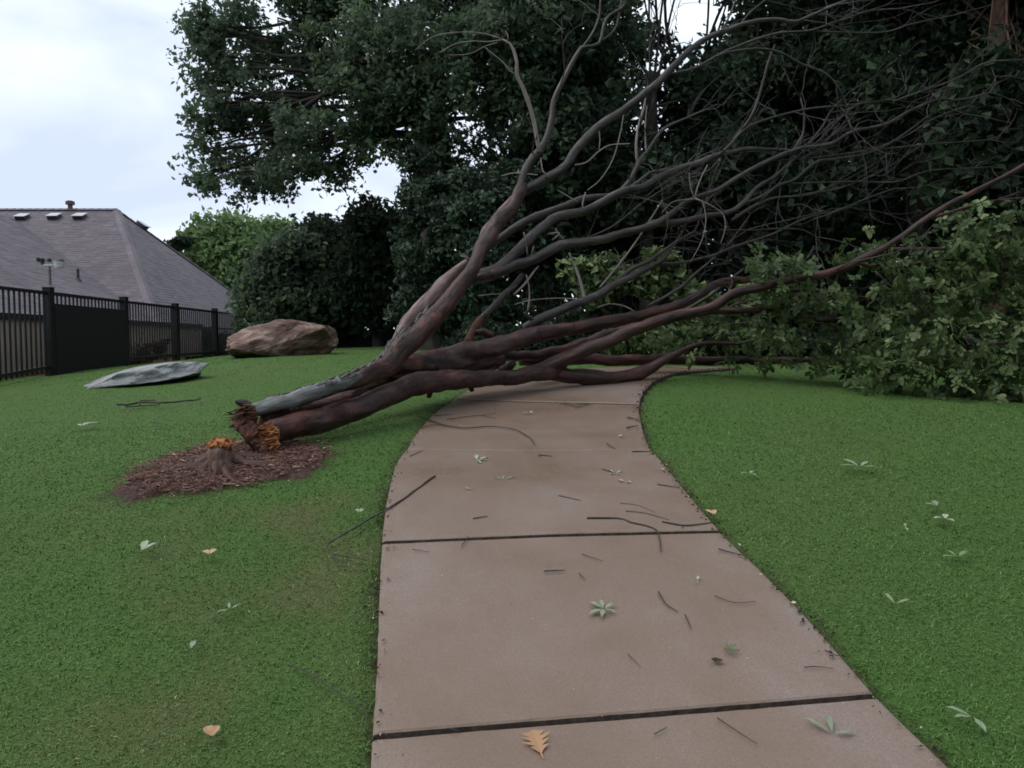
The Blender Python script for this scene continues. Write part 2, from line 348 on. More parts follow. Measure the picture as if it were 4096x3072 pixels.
# ------------------------------------------------------------------ concrete path
def build_path():
    m, nt, b = material('damp_concrete'); co = objco(nt)
    n1 = noise(nt, co, 1.3, 5, .6, .3); n2 = noise(nt, co, 130, 3, .7); n3 = noise(nt, objco(nt, (1, .25, 1)), 18, 5, .65)
    base = ramp(nt, n1, [(.3, (.185, .124, .085)), (.52, (.226, .166, .128)), (.72, (.27, .215, .192))])
    c = mix(nt, ramp(nt, n2, [(.35, (.0, .0, .0)), (.62, (.55, .55, .55))]), base, (.145, .10, .075))
    c = mix(nt, ramp(nt, n3, [(.55, (0, 0, 0)), (.8, (.4, .4, .4))]), c, (.20, .165, .14))
    vo = nt.nodes.new('ShaderNodeTexVoronoi'); vo.inputs['Scale'].default_value = 55; nt.links.new(co, vo.inputs['Vector'])
    c = mix(nt, ramp(nt, vo.outputs['Distance'], [(.0, (.8, .8, .8)), (.10, (0, 0, 0))]), c, (.45, .38, .33))
    nt.links.new(c, b.inputs['Base Color'])
    rr = ramp(nt, n1, [(.3, (.24, .24, .24)), (.7, (.42, .42, .42))]); nt.links.new(rr, b.inputs['Roughness']); b.inputs['Specular IOR Level'].default_value = .42
    bump(nt, b, noise(nt, co, 110, 4, .75), .35, .006)
    root = empty('path', (0, 3, float(H(0, 3))), 'tan concrete footpath curving up the lawn under the fallen tree', 'footpath'); root['kind'] = 'structure'
    face_m = simple('dark_joint_face', (.04, .028, .022), (.11, .08, .062), 40, .9, .4)  # slab sides take a darker colour than the tops, so joints read dark
    js = [(0, 0)] + [(near_i(EL, Gd(*l)), near_i(ER, Gd(*r))) for l, r in JOINTS]
    widths = [.024, .020, .030, .030, .02]
    for k in range(len(js) - 1):
        (l0, r0), (l1, r1) = js[k], js[k+1]
        L, _ = resample(EL[l0:l1+1][::3] if l1-l0 > 9 else EL[l0:l1+1], np.ones(len(EL[l0:l1+1][::3] if l1-l0 > 9 else EL[l0:l1+1])), .03)
        def along(E, i0, i1, n):
            e = E[i0:i1+1]; s = np.concatenate([[0], np.cumsum(np.linalg.norm(np.diff(e[:, :2], axis=0), axis=1))])
            t = np.concatenate([[0, .006/s[-1], .018/s[-1]], np.linspace(.05, .95, n), [1-.018/s[-1], 1-.006/s[-1], 1]])
            g0 = (widths[k-1]/2 if k else 0)/s[-1]; g1 = widths[k]/2/s[-1]
            t = g0 + t*(1-g0-g1); return np.stack([np.interp(t*s[-1], s, e[:, q]) for q in (0, 1)], 1)
        n = 34; A, B = along(EL, l0, l1, n), along(ER, r0, r1, n); nr = len(A); mm = 30
        w = np.concatenate([[0, .004, .012], np.linspace(.04, .96, mm), [.988, .996, 1]]); nc = len(w)
        XY = A[:, None]*(1-w)[None, :, None] + B[:, None]*w[None, :, None]
        XY += (np.random.default_rng(k).normal(size=XY.shape)*.0006)
        off = [0, .0, .006, -.002, .003][k]
        Z = H(XY[..., 0], XY[..., 1]) + .022 + off + .0015*vnoise(XY[..., 0], XY[..., 1], 5, 11)
        drop = np.array([.006, .001, 0] + [0]*n + [0, .001, .006]); dc = np.array([.006, .001, 0] + [0]*mm + [0, .001, .006])
        Z -= drop[:, None] + dc[None]
        V = np.concatenate([XY, Z[..., None]], -1).reshape(-1, 3); a = (np.arange(nr-1)[:, None]*nc+np.arange(nc-1)[None]).ravel()
        Q = [list(q) for q in np.stack([a, a+1, a+nc+1, a+nc], 1)]
        ring = list(range(nc)) + [i*nc+nc-1 for i in range(1, nr)] + [(nr-1)*nc+j for j in range(nc-2, -1, -1)] + [i*nc for i in range(nr-2, 0, -1)]
        low = V[ring] - (0, 0, .10); nb = len(V); V = np.vstack([V, low]); q = len(ring)
        Q += [[ring[(i+1) % q], ring[i], nb+i, nb+(i+1) % q] for i in range(q)]
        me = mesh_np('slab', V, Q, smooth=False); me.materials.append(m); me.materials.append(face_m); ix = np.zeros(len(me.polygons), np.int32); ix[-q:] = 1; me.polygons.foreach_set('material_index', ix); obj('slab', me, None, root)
    # soil bed under the slabs, seen in the open joints
    nL = 60; tt = np.linspace(0, 1, nL)
    a = EL[(tt*(len(EL)-1)).astype(int), :2]; c_ = ER[(tt*(len(ER)-1)).astype(int), :2]
    V = np.concatenate([np.stack([a*(1-w)+c_*w for w in np.linspace(0, 1, 8)], 1)]).reshape(-1, 2)
    V = np.column_stack([V, H(V[:, 0], V[:, 1])-.02]); a = (np.arange(nL-1)[:, None]*8+np.arange(7)[None]).ravel()
    obj('joint_bed', mesh_np('joint_bed', V, np.stack([a, a+1, a+9, a+8], 1)), simple('joint_dirt', (.012, .009, .007), (.04, .03, .024), 40, .95, .4), root)
build_path()

# ------------------------------------------------------------------ grass
def blades(name, x, y, hgt, wid, lean, tint, mat, label):
    n = len(x); z = H(x, y)+.012*vnoise(x, y, 3.1, 3)+.006*vnoise(x, y, 9, 4)-.004
    az = RNG.uniform(0, 2*np.pi, n); la = RNG.uniform(0, 2*np.pi, n)
    sx, sy = np.cos(az)*wid/2, np.sin(az)*wid/2
    lx, ly = np.cos(la)*lean*hgt, np.sin(la)*lean*hgt
    b0 = np.stack([x-sx, y-sy, z], 1); b1 = np.stack([x+sx, y+sy, z], 1)
    mx, my = x+lx*.4, y+ly*.4
    m0 = np.stack([mx-sx*.8, my-sy*.8, z+hgt*.6], 1); m1 = np.stack([mx+sx*.8, my+sy*.8, z+hgt*.6], 1)
    tp = np.stack([x+lx, y+ly, z+hgt*(1-.25*lean)], 1)
    V = np.stack([b0, b1, m1, m0, tp], 1).reshape(-1, 3); i = np.arange(n)[:, None]*5
    T = np.concatenate([i+[0, 1, 2], i+[0, 2, 3], i+[3, 2, 4]], 0)
    me = mesh_np(name, V, T, {'tint': ('FLOAT', np.repeat(tint, 5))}, smooth=False)
    o = obj(name, me, mat); tag(o, label, 'grass', kind='stuff'); return o
ROCK_ZONES = []
def grass_points(n, y0, y1):
    y = np.exp(RNG.uniform(np.log(y0), np.log(y1), n)); x = RNG.uniform(-1, 1, n)*(.92*y+1.3)
    k = ~in_poly(x, y, PATH_POLY) & (mulch_r(x, y)+RNG.normal(0, .11, n) > 1.02)
    for c, a, b in ROCK_ZONES: k &= ((x-c[0])/a)**2+((y-c[1])/b)**2 > 1
    return x[k], y[k]
def build_grass():
    m, nt, b = material('grass_blades'); t = attr(nt, 'tint')
    nt.links.new(ramp(nt, t, [(0, (.046, .112, .020)), (.4, (.090, .188, .042)), (.68, (.145, .250, .075)), (.82, (.25, .25, .11)), (1, (.52, .47, .31))]), b.inputs['Base Color'])
    b.inputs['Roughness'].default_value = .6; b.inputs['Specular IOR Level'].default_value = .25
    x, y = grass_points(720000, 1.5, 17)
    d = dry(x, y); tint = np.clip((.36+(RNG.beta(3, 4, len(x))-.43)*.55)*1.0*(1-.25*d)+.5*d*RNG.random(len(x))**1.5+.12*vnoise(x, y, 4, 8)+.14*vnoise(x, y, 1.3, 9)+.10*vnoise(x, y, 14, 10), 0, .95)
    straw = RNG.random(len(x)) < (.004+.05*np.clip(d-.25, 0, 1)); tint[straw] = RNG.uniform(.85, 1, straw.sum())
    ed = edge_dist(x, y); keep = (ed > np.where(x > .3, .05, .03)) | (RNG.random(len(x)) < .25); x, y, d, tint = x[keep], y[keep], d[keep], tint[keep]
    h = RNG.uniform(.008, .021, len(x))*(1-.35*d)*(1-.25*(y > 6)); w = .0030*np.maximum(1, (y/2.2)**.6)*RNG.uniform(.7, 1.4, len(x))
    blades('grass', x, y, h, w, RNG.uniform(.5, 2.0, len(x)), tint, m, 'short mown lawn grass with thin strawy patches')

# ------------------------------------------------------------------ leaves
def leaf_cloud(C, size, aspect=.55, up=.5, rg=None, outward=None, tint=None, fold=.25):
    n = len(C); rg = rg or RNG
    nrm = rg.normal(size=(n, 3)); nrm[:, 2] += up
    if outward is not None: nrm += outward
    nrm /= np.linalg.norm(nrm, axis=1)[:, None]
    d = rg.normal(size=(n, 3)); d -= nrm*(d*nrm).sum(1)[:, None]; d /= np.linalg.norm(d, axis=1)[:, None]
    s = np.cross(nrm, d); L = size*rg.uniform(.5, 1.5, n); W = L*aspect*rg.uniform(.7, 1.25, n)
    tip = C+d*(L*.5)[:, None]; base = C-d*(L*.5)[:, None]
    a = C+s*(W*.5)[:, None]+nrm*(W*fold)[:, None]+d*(L*rg.uniform(-.1, .15, n))[:, None]; b = C-s*(W*.5)[:, None]+nrm*(W*fold)[:, None]+d*(L*rg.uniform(-.1, .15, n))[:, None]
    V = np.stack([base, a, tip, b], 1).reshape(-1, 3); i = np.arange(n)[:, None]*4
    T = np.concatenate([i+[0, 1, 2], i+[0, 2, 3]], 0)
    if tint is None: tint = rg.beta(2, 3, n)
    return V, T, np.repeat(tint, 4)
def crown_points(lobes, n, clump, rg, fill=.45, per=70):
    vol = np.array([r**2.3 for _, r in lobes]); cnt = (n*vol/vol.sum()).astype(int); P_ = []; O_ = []; T_ = []
    for (c, r), k in zip(lobes, cnt):
        k = max(k, 30); nc = max(6, int(k/per)); d = rg.normal(size=(nc, 3)); d /= np.linalg.norm(d, axis=1)[:, None]
        rr = r*rg.uniform(fill, 1, nc)**.6; q = c+d*rr[:, None]*np.array((1, 1, .92))
        sel = rg.integers(0, nc, k); cs = clump*rg.uniform(.6, 1.4, nc)
        g = np.clip(rg.normal(size=(k, 3)), -1.7, 1.7)*np.array((1, 1, .62)); g *= cs[sel][:, None]*.55
        P_.append(q[sel]+g); O_.append(d[sel]*.7); ct = rg.normal(0, .24, nc); T_.append(ct[sel])
    return np.concatenate(P_), np.concatenate(O_), np.concatenate(T_)
def lob(specs):                # (x, y, distance, radius) in half-size picture units
    return [(Pd(x, y, D), r*D/1640.0) for x, y, D, r in specs]
def tree(name, label, cat, trunk, lobes, n, size, mat, seed, group=None, clump=.5, tmat=None, fill=.45, limbs=True, aspect=.6, lean=(0, 0)):
    """trunk = (x, y, radius, height of fork)"""
    rg = np.random.default_rng(seed); tmat = tmat or M_TRUNK
    x, y, r, hf = trunk; z = float(H(x, y)); root = empty(name, (x, y, z), label, cat, group)
    top = np.array((x+lean[0], y+lean[1], z+hf)); tb = TB()
    tb.add([(x, y, z-.3), (x+rg.normal(0, .05)+lean[0]*.3, y+lean[1]*.3, z+hf*.35), (x+lean[0]*.65+rg.normal(0, .08), y+lean[1]*.65, z+hf*.7), top], [r*1.45, r*1.0, r*.9, r*.75], 12, .25, .14, .3, seed=seed)
    obj('trunk', tb.mesh('trunk'), tmat, root)
    if limbs:
        lb = TB()
        for k, (c, rr) in enumerate(lobes):
            s = np.array((x+lean[0]*.8, y+lean[1]*.8, z+hf*rg.uniform(.72, 1.0))); e = np.asarray(c); m1 = s*.6+e*.4+rg.normal(0, .25, 3)+(0, 0, .3); 
            lr = r*.26*min(1, .5+rr/3)
            lb.add([s, m1, s*.25+e*.75+rg.normal(0, .2, 3), e], [lr, lr*.7, lr*.45, lr*.2], 6, .3, .1, .4, seed=seed+k)
            for q in range(3):
                t = e+rg.normal(size=3)*rr*.5; lb.add([s*.3+e*.7, (e+t)/2, t], [lr*.35, lr*.22, lr*.08], 5, .3, .1, .3, seed=seed+k*7+q)
        obj('limbs', lb.mesh('limbs'), tmat, root)
    p, o, t = crown_points(lobes, n, clump, rg, fill)
    V, T, ti = leaf_cloud(p, size, aspect, .5, rg, o, np.clip(rg.beta(2, 3, len(p))+t, 0, 1))
    obj('crown', mesh_np('crown', V, T, {'tint': ('FLOAT', ti)}, smooth=False), mat, root, kind='stuff')
    return root

def base_at(xd, D): p = Pd(xd, 735, D); return p[0], p[1]

def build_trees():
    D = 17
    L = [(455,150,D,60),(480,60,D,70),(520,100,D+1,90),(600,20,D,95),(452,232,D-.5,42),(520,215,D,85),(470,300,D,52),(450,372,D,42),(430,392,D,24),(500,400,D-.5,50),(560,330,D+1,90),(570,395,D,55),
         (625,385,D-1,55),(660,300,D-1,90),(700,345,D-.5,50),(755,372,D-.5,34),(705,392,D,26),(640,180,D+1,110),(720,90,D,110),(760,230,D-1,95),(795,305,D-1,58),(820,130,D-1,120),(700,-60,D,120),(850,-40,D,140),
         (880,250,D-1,100),(940,100,D-1.5,130),(1010,-40,D-1,150),(1010,220,D-1.5,110),(1080,100,D-2,140),(1130,250,D-2,110),(1190,60,D-2,150),(1250,200,D-2,120),(1180,-120,D-1,170),(1310,90,D-2,100),(960,350,D-1,70),(1080,350,D-1,75),
         (560,-120,D,90),(430,190,D,26),(418,158,D,18),(428,110,D,26),(452,55,D,22),(425,262,D,22),(432,330,D,20)]
    x, y = base_at(925, D)
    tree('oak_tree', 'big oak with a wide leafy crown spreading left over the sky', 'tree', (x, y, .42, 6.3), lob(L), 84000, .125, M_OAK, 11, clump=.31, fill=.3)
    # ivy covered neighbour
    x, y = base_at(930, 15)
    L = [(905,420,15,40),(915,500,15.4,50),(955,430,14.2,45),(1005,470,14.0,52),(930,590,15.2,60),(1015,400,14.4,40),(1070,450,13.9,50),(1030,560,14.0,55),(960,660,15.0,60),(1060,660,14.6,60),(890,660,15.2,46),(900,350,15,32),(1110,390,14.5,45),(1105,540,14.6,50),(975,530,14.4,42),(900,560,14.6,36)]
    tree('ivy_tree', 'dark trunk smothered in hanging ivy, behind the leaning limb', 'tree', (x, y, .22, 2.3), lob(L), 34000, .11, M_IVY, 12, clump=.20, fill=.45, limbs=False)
    # evergreen mass left of the trunk
    for k, (xd, Dd, LL, lab) in enumerate([
        (620, 21, [(600,600,21,60),(640,570,21,65),(580,650,21,60),(650,650,21,70),(620,690,21,60),(560,690,21,40)], 'round dark green shrub tree touching the right end of the house roof'),
        (720, 22, [(700,520,22,60),(720,580,22,75),(690,640,22,70),(750,650,22,70),(735,508,22,32),(770,540,22,55),(720,690,22,50)], 'tall dark shrub tree above the brown boulder'),
        (820, 20, [(805,500,20,45),(830,540,20,70),(800,600,20,70),(850,640,20,60),(770,620,20,60),(795,460,20,24),(842,480,20,38),(810,675,20,40)], 'dark tree between the boulder and the ivy covered trunk')]):
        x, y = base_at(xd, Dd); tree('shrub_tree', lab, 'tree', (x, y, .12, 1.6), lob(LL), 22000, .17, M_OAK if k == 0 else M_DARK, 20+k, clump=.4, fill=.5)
    # bright trees far behind the house
    for k, (xd, LL, lab) in enumerate([
        (470, [(450,545,42,48),(440,500,42,22),(480,500,42,34),(500,560,42,50),(470,600,42,50),(515,520,42,34),(430,585,42,35)], 'bright green tree just right of the roof slope, far off'),
        (580, [(560,525,44,44),(590,560,44,48),(545,570,44,48),(620,530,44,38),(610,500,44,22),(630,580,44,40)], 'bright green tree under the oak crown, far behind the shrubs')]):
        x, y = base_at(xd, 42); tree('far_tree', lab, 'tree', (x, y, .25, 3), lob(LL), 14000, .34, M_BRIGHT, 30+k, clump=.8, fill=.5)
    x, y = base_at(385, 40); tree('far_tree', 'tiny tuft of a distant tree peeping over the roof slope', 'tree', (x, y, .15, 3), lob([(388,522,40,12),(380,530,40,10)]), 900, .3, M_DARK, 35, clump=.3)
    # woods behind the fallen tree
    rg = np.random.default_rng(5)
    W = [(1180,16.5,.16),(1290,18,.2),(1400,15.5,.15),(1500,19,.22),(1610,16.5,.18),(1700,20,.2),(1790,16,.18),(1880,19,.22),(1980,15,.2),(2090,18,.22),(2230,15.5,.25),(2330,13,.25)]
    labs = ['slim dark woodland tree right behind the leaning limb','dark woodland tree left of the bright sky gap','slender dark tree directly under the bright sky gap','dark tree right of the bright sky gap','dark woodland tree behind the arching bare branch',
            'shaded tree behind the middle of the bare twigs','shaded tree above the tips of the long branches','shaded tree left of the reddish trunk','slender shaded tree beside the reddish trunk','shaded tree standing behind the reddish trunk','shaded tree at the right edge above the green leaves','shaded tree partly outside the right edge']
    for k, (xd, Dd, r) in enumerate(W):
        LL = []
        for q in range(20):
            yy = rg.uniform(-330, 640); LL.append((xd+rg.normal(0, 85), yy, Dd+rg.normal(0, 1.1), rg.uniform(75, 130)))
        LL = [l for l in LL if math.hypot(l[0]-1470, l[1]-15) > l[3]*1.05+52]
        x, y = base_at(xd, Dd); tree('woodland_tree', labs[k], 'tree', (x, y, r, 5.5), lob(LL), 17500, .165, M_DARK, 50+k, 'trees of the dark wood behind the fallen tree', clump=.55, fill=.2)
    x, y = base_at(2150, 12.5)
    LL = [(2100,-120,12.5,110),(2200,-60,12.5,120),(2250,120,12.8,100),(2050,-200,12.5,140),(2190,-250,12.5,150),(2150,235,11.8,80),(2130,340,11.8,75),(2190,330,11.8,70),(2160,440,11.8,80),(2120,150,11.6,45),(2200,190,11.6,50),(2230,430,11.8,80)]
    tree('red_trunk_tree', 'tree with a bare reddish trunk at the top right corner', 'tree', (x, y, .14, 7.2), lob(LL), 20000, .2, M_DARK, 70, clump=.5, tmat=M_TRUNKR)
    # canopy trees just right of and behind the frame that shade the right-hand lawn
    for k, (x, y) in enumerate([(11.5, 7.5), (10.5, 1.5)]):
        z = CAM_Z
        LL = [(np.array((x+rg.normal(0, 2.0), y+rg.normal(0, 2.0), z+rg.uniform(4.0, 8.5))), rg.uniform(1.3, 2.1)) for q in range(16)]
        tree('shade_tree', ['dense tree outside the right edge shading the lawn', 'dense tree to the right of the photographer'][k], 'tree', (x, y, .28, 4.5), LL, 16000, .26, M_DARK, 80+k, clump=.6)
    for k, (LL, lab) in enumerate([
        ([(1010,745,11,30),(1060,755,11,28),(1110,745,11,32),(1040,720,11.5,26)], 'dark bush in the shade behind the fork of the fallen trunk'),
        ([(1170,755,11,32),(1220,745,11,34),(1270,760,11,30),(1200,715,11.5,30),(1250,705,11.5,28)], 'dark bush in the shade under the middle limbs'),
        ([(1330,765,10.8,30),(1390,755,10.8,34),(1450,765,10.8,30),(1420,720,11,34),(1350,715,11,30)], 'dark bush behind the bend of the path'),
        ([(1520,770,10.6,32),(1580,760,10.6,36),(1640,770,10.6,32),(1700,755,10.6,38),(1560,715,11,36),(1780,765,10.6,40)], 'long dark bush behind the leafy end of the fallen tree')]):
        cx = np.mean([l[0] for l in LL]); x, y = base_at(cx, LL[0][2]); tree('shade_bush', lab, 'shrub', (x, y, .03, .3), lob(LL), 6000, .10, M_DARK, 110+k, clump=.16, fill=.2)
    # far mass closing the wood
    pts = []; 
    xs = rg.uniform(-3.6, 34, 43000); ys = 26+rg.uniform(0, 7, 43000); zs = CAM_Z-.4+rg.uniform(0, 1, 43000)**.9*11*(.8+.25*np.sin(xs*.9)+.15*np.sin(xs*2.3))
    k = ~((xs/ys > .19) & (xs/ys < .26) & (zs > 9)) & ~((xs < 0) & (zs > CAM_Z+2.6+.5*np.sin(xs*3)))
    V, T, ti = leaf_cloud(np.stack([xs, ys, zs], 1)[k], .42, .6, .4, rg)
    o = obj('far_wood', mesh_np('far_wood', V, T, {'tint': ('FLOAT', ti)}, smooth=False), M_DARK); tag(o, 'far wood closing the view behind the nearer trees', 'woods', kind='stuff')
    # unseen tree belt added behind the camera to block low sky light
    xs = rg.uniform(-34, 34, 15000); ys = -15-rg.uniform(0, 6, 15000); zs = -.4+rg.uniform(0, 1, 15000)**.9*12*(.85+.2*np.sin(xs*.7)+.1*np.sin(xs*1.9))
    V, T, ti = leaf_cloud(np.stack([xs, ys, zs], 1), .75, .6, .4, rg)
    o = obj('sky_block_trees', mesh_np('sky_block_trees', V, T, {'tint': ('FLOAT', ti)}, smooth=False), M_DARK); tag(o, 'unseen belt of trees added behind the photographer to block low sky light', 'woods', kind='stuff')
    # undergrowth
    for k, (LL, lab, n) in enumerate([
        ([(1250,580,10.5,26),(1275,610,10.5,30),(1300,570,10.5,22),(1330,610,10.5,30),(1360,590,10.5,28),(1400,620,10.5,34),(1440,590,10.5,30),(1300,640,10.5,25),(1430,560,10.5,24)], 'pale leafy sapling seen through the fork of bare branches', 3000),
        ([(1380,740,10,30),(1330,735,10,24),(1440,735,10,26),(1480,700,10,24)], 'small leafy bush on the ground behind the red limb', 1500),
        ([(1560,680,10.5,36),(1500,650,10.5,36),(1600,720,10.5,40),(1640,640,10.5,36)], 'leafy bush behind the long rising branch', 2600)]):
        cx = np.mean([l[0] for l in LL]); x, y = base_at(cx, LL[0][2])
        tree('sapling', lab, 'shrub', (x, y, .025, .8), lob(LL), n, .12, M_SHRUB, 90+k, clump=.16, fill=.2)
build_trees()

# ------------------------------------------------------------------ house
def build_house():
    shing, nt, b = material('roof_shingles'); co = objco(nt)
    n1 = noise(nt, co, 1.4, 5); n2 = noise(nt, objco(nt, (1, 1, .4)), 5, 4, .6)
    c = ramp(nt, n1, [(.3, (.082, .070, .084)), (.7, (.135, .117, .136))]); c = mix(nt, ramp(nt, n2, [(.5, (0, 0, 0)), (.8, (.45, .45, .45))]), c, (.21, .20, .24))
    oi = nt.nodes.new('ShaderNodeAttribute'); oi.attribute_name = 'tint'
    c = mix(nt, ramp(nt, oi.outputs['Fac'], [(0, (0, 0, 0)), (1, (.55, .55, .55))]), c, (.07, .058, .064))
    nt.links.new(c, b.inputs['Base Color']); b.inputs['Roughness'].default_value = .7; b.inputs['Specular IOR Level'].default_value = .35
    bump(nt, b, noise(nt, co, 60, 3, .7), .4, .01)
    brick = simple('house_brick', (.16, .07, .05), (.26, .13, .10), 12, .85, .4)
    metal = simple('vent_metal', (.42, .42, .45), (.52, .52, .55), 8, .45, .1)
    dark = simple('vent_dark', (.02, .02, .022), (.04, .04, .045), 8, .6, .1)
    rust = simple('flue_metal', (.07, .04, .035), (.13, .075, .06), 9, .6, .2)
    R = Pd(252, 453, 30.0); A = Pd(20, 465, 29.56); C1 = np.array((-10.6, 22.8, CAM_Z+.45)); C2 = np.array((-10.6, 35.8, CAM_Z+.45))
    zr = R[2]; A = np.array((A[0], A[1], A[2])); RL = np.array((-34.0, R[1], zr))
    root = empty('house', (-18, 28, float(H(-18, 28))), 'brick house with a big grey hipped shingle roof behind the fence', 'house')
    roof = MB()
    base = R.copy(); 
    Fm = [RL, R, C1, np.array((-34.0, C1[1], C1[2]))]
    Rt = [R, C2, C1]; 
    Bk = [R, RL, np.array((-34.0, C2[1], C2[2])), C2]
    # wing whose right slope runs towards the viewer
    tdir = (A-C1)/np.linalg.norm(A-C1)
    C1f = np.array((C1[0], 13.6, C1[2])); Wp = [C1, A, np.array((A[0], 13.6, A[2])), C1f]
    for pl in (Fm, Rt, Bk, Wp): roof.slab(pl, .12)
    rf = obj('roof', roof.mesh('roof'), shing, root); rf['_base'] = (0, 0, 0); rf.matrix_parent_inverse = Matrix.Translation(-Vector(root.location))
    def part(name, me, mat, kind=None):
        o = obj(name, me, mat); o.parent = rf; o.matrix_parent_inverse = (Matrix.Translation(Vector(root.location)) @ rf.matrix_parent_inverse @ Matrix.Identity(4)).inverted() if False else Matrix.Identity(4)
        if kind: o['kind'] = kind
        return o
    rg = np.random.default_rng(3)
    def courses(e0, e1, apexL, apexR, name, exp=.145):
        """shingle tabs laid in rows from the eave e0-e1 up to the line apexL-apexR"""
        e0, e1, aL, aR = map(np.asarray, (e0, e1, apexL, apexR))
        n = np.cross(e1-e0, aL-e0); n /= np.linalg.norm(n); n = n if n[2] > 0 else -n
        u = (e1-e0)/np.linalg.norm(e1-e0); up = np.cross(n, u); up = up if up[2] > 0 else -up
        Ht = np.dot(aL-e0, up); lo = 0; hi = np.dot(e1-e0, u); tl = np.dot(aL-e0, u); tr = np.dot(aR-e0, u)
        Vs = []; Fs = []; Tn = []; nv = 0; rows = int(Ht/exp)
        for r in range(rows):
            y0 = r*exp; f = y0/Ht; f2 = min(1, (y0+exp*.5)/Ht); xl = lo+(tl-lo)*f2; xr = hi+(tr-hi)*f2
            x = xl + (rg.uniform(-.3, 0)); x = max(x, xl)
            while x < xr-.02:
                w = min(rg.uniform(.28, .36), xr-x); th = rg.uniform(.006, .013)
                a = e0+u*(x+.003)+up*y0; b_ = e0+u*(x+w-.003)+up*y0; c_ = b_+up*(exp+.02); d_ = a+up*(exp+.02)
                Vs += [a+n*th, b_+n*th, c_+n*.004, d_+n*.004, a, b_]; Fs += [[nv, nv+1, nv+2, nv+3], [nv+4, nv+5, nv+1, nv]]; t = rg.random(); Tn += [t]*6; nv += 6; x += w
        part('shingles', mesh_np('shingles', Vs, Fs, {'tint': ('FLOAT', Tn)}, smooth=False), shing, 'stuff')
    courses(np.array((-26.0, C1[1], C1[2])), C1, np.array((-26.0, R[1], R[2])), R, 'a')
    courses(C1, C2, R, R, 'b')
    courses(C1, C1f, A, np.array((A[0], 13.6, A[2])), 'c')
    # ridge and hip caps
    def cap(p, q, w=.16):
        p = np.asarray(p, float); q = np.asarray(q, float); n = int(np.linalg.norm(q-p)/.3); mb = MB(); d = (q-p)/n; s = np.cross(d, (0, 0, 1)); s /= np.linalg.norm(s)
        for i in range(n):
            a = p+d*i+(0, 0, .022); e = p+d*(i+.97)+(0, 0, .032)
            mb.add([a-s*w-(0, 0, .06), a+(0, 0, .03), a+s*w-(0, 0, .06), e-s*w-(0, 0, .06), e+(0, 0, .03), e+s*w-(0, 0, .06)], [[0, 1, 4, 3], [1, 2, 5, 4]])
        part('ridge_cap', mb.mesh('ridge_cap'), shing)
    cap(C1, R); cap(C2, R); cap(np.array((-30.0, R[1], R[2])), R)
    # box vents, flue, soil pipe
    def on_plane(pt, pl):       # sight line through a picture point onto a roof plane
        p0 = np.array((0, 0, CAM_Z)); d = Pd(*pt, 1.0)-p0; n = np.cross(pl[1]-pl[0], pl[2]-pl[0]); t = np.dot(pl[0]-p0, n)/np.dot(d, n); return p0+d*t
    def vent(pos, pl):
        n = np.cross(pl[1]-pl[0], pl[2]-pl[0]); n /= np.linalg.norm(n); n = n if n[2] > 0 else -n
        u = np.cross((0, 0, 1), n); u /= np.linalg.norm(u); up = np.cross(n, u)
        mb = MB(); s = .19
        mb.hexa([pos-u*s-up*s, pos+u*s-up*s, pos+u*s+up*s, pos-u*s+up*s, pos-u*s-up*s+n*.17, pos+u*s-up*s+n*.17, pos+u*s*.85+up*s+n*.10, pos-u*s*.85+up*s+n*.10]); part('roof_vent', mb.mesh('roof_vent'), dark)
        mb = MB(); mb.hexa([pos+n*.172-u*s*1.15-up*s*1.2, pos+n*.172+u*s*1.15-up*s*1.2, pos+n*.102+u*s*1.1+up*s*1.1, pos+n*.102-u*s*1.1+up*s*1.1]+[q+n*.025 for q in (pos+n*.172-u*s*1.15-up*s*1.2, pos+n*.172+u*s*1.15-up*s*1.2, pos+n*.102+u*s*1.1+up*s*1.1, pos+n*.102-u*s*1.1+up*s*1.1)]); part('vent_hood', mb.mesh('vent_hood'), metal)
    for pt in ((50, 472), (119, 471), (174, 471)): vent(on_plane(pt, [np.asarray(q) for q in Fm]), [np.asarray(q) for q in Fm])
    vent(on_plane((305, 489), [np.asarray(q) for q in Rt]), [np.asarray(q) for q in Rt])
    p = Pd(152, 455, 30.0); p[2] = zr; mb = MB(); cyl(mb, p-(0, 0, .2), p+(0, 0, .20), .09); cyl(mb, p+(0, 0, .20), p+(0, 0, .32), .17, .17); cyl(mb, p+(0, 0, .32), p+(0, 0, .35), .13, .10); part('flue', mb.mesh('flue', False), rust)
    p = on_plane((169, 606), [np.asarray(q) for q in Wp]); mb = MB(); cyl(mb, p-(0, 0, .1), p+(0, 0, .36), .04); cyl(mb, p-(0, 0, .02), p+(0, 0, .07), .11, .06); part('soil_pipe', mb.mesh('soil_pipe'), dark)
    p = on_plane((540, 650), [np.asarray(q) for q in Rt]); mb = MB(); cyl(mb, p-(0, 0, .1), p+(0, 0, .36), .05); part('soil_pipe', mb.mesh('soil_pipe'), dark)
    # walls below the eaves
    zb = float(H(-18, 28))-.4; ze = C1[2]-.10
    mb = MB(); mb.box((-22.3, 29.3, (zb+ze)/2), 22.4, 11.6, ze-zb); mb.box((-15.8, 18.6, (zb+ze)/2), 8.4, 9.0, ze-zb); obj('wall', mb.mesh('wall'), brick, root)
    fas = simple('fascia_paint', (.20, .18, .17), (.26, .24, .23), 6, .6, .1)
    mb = MB(); mb.box((C1[0]-.02, 18.6, C1[2]-.16), .04, 10.0, .2); mb.box((C1[0]-.02, 29.3, C1[2]-.16), .04, 12.8, .2); obj('fascia', mb.mesh('fascia'), fas, root)
build_house()

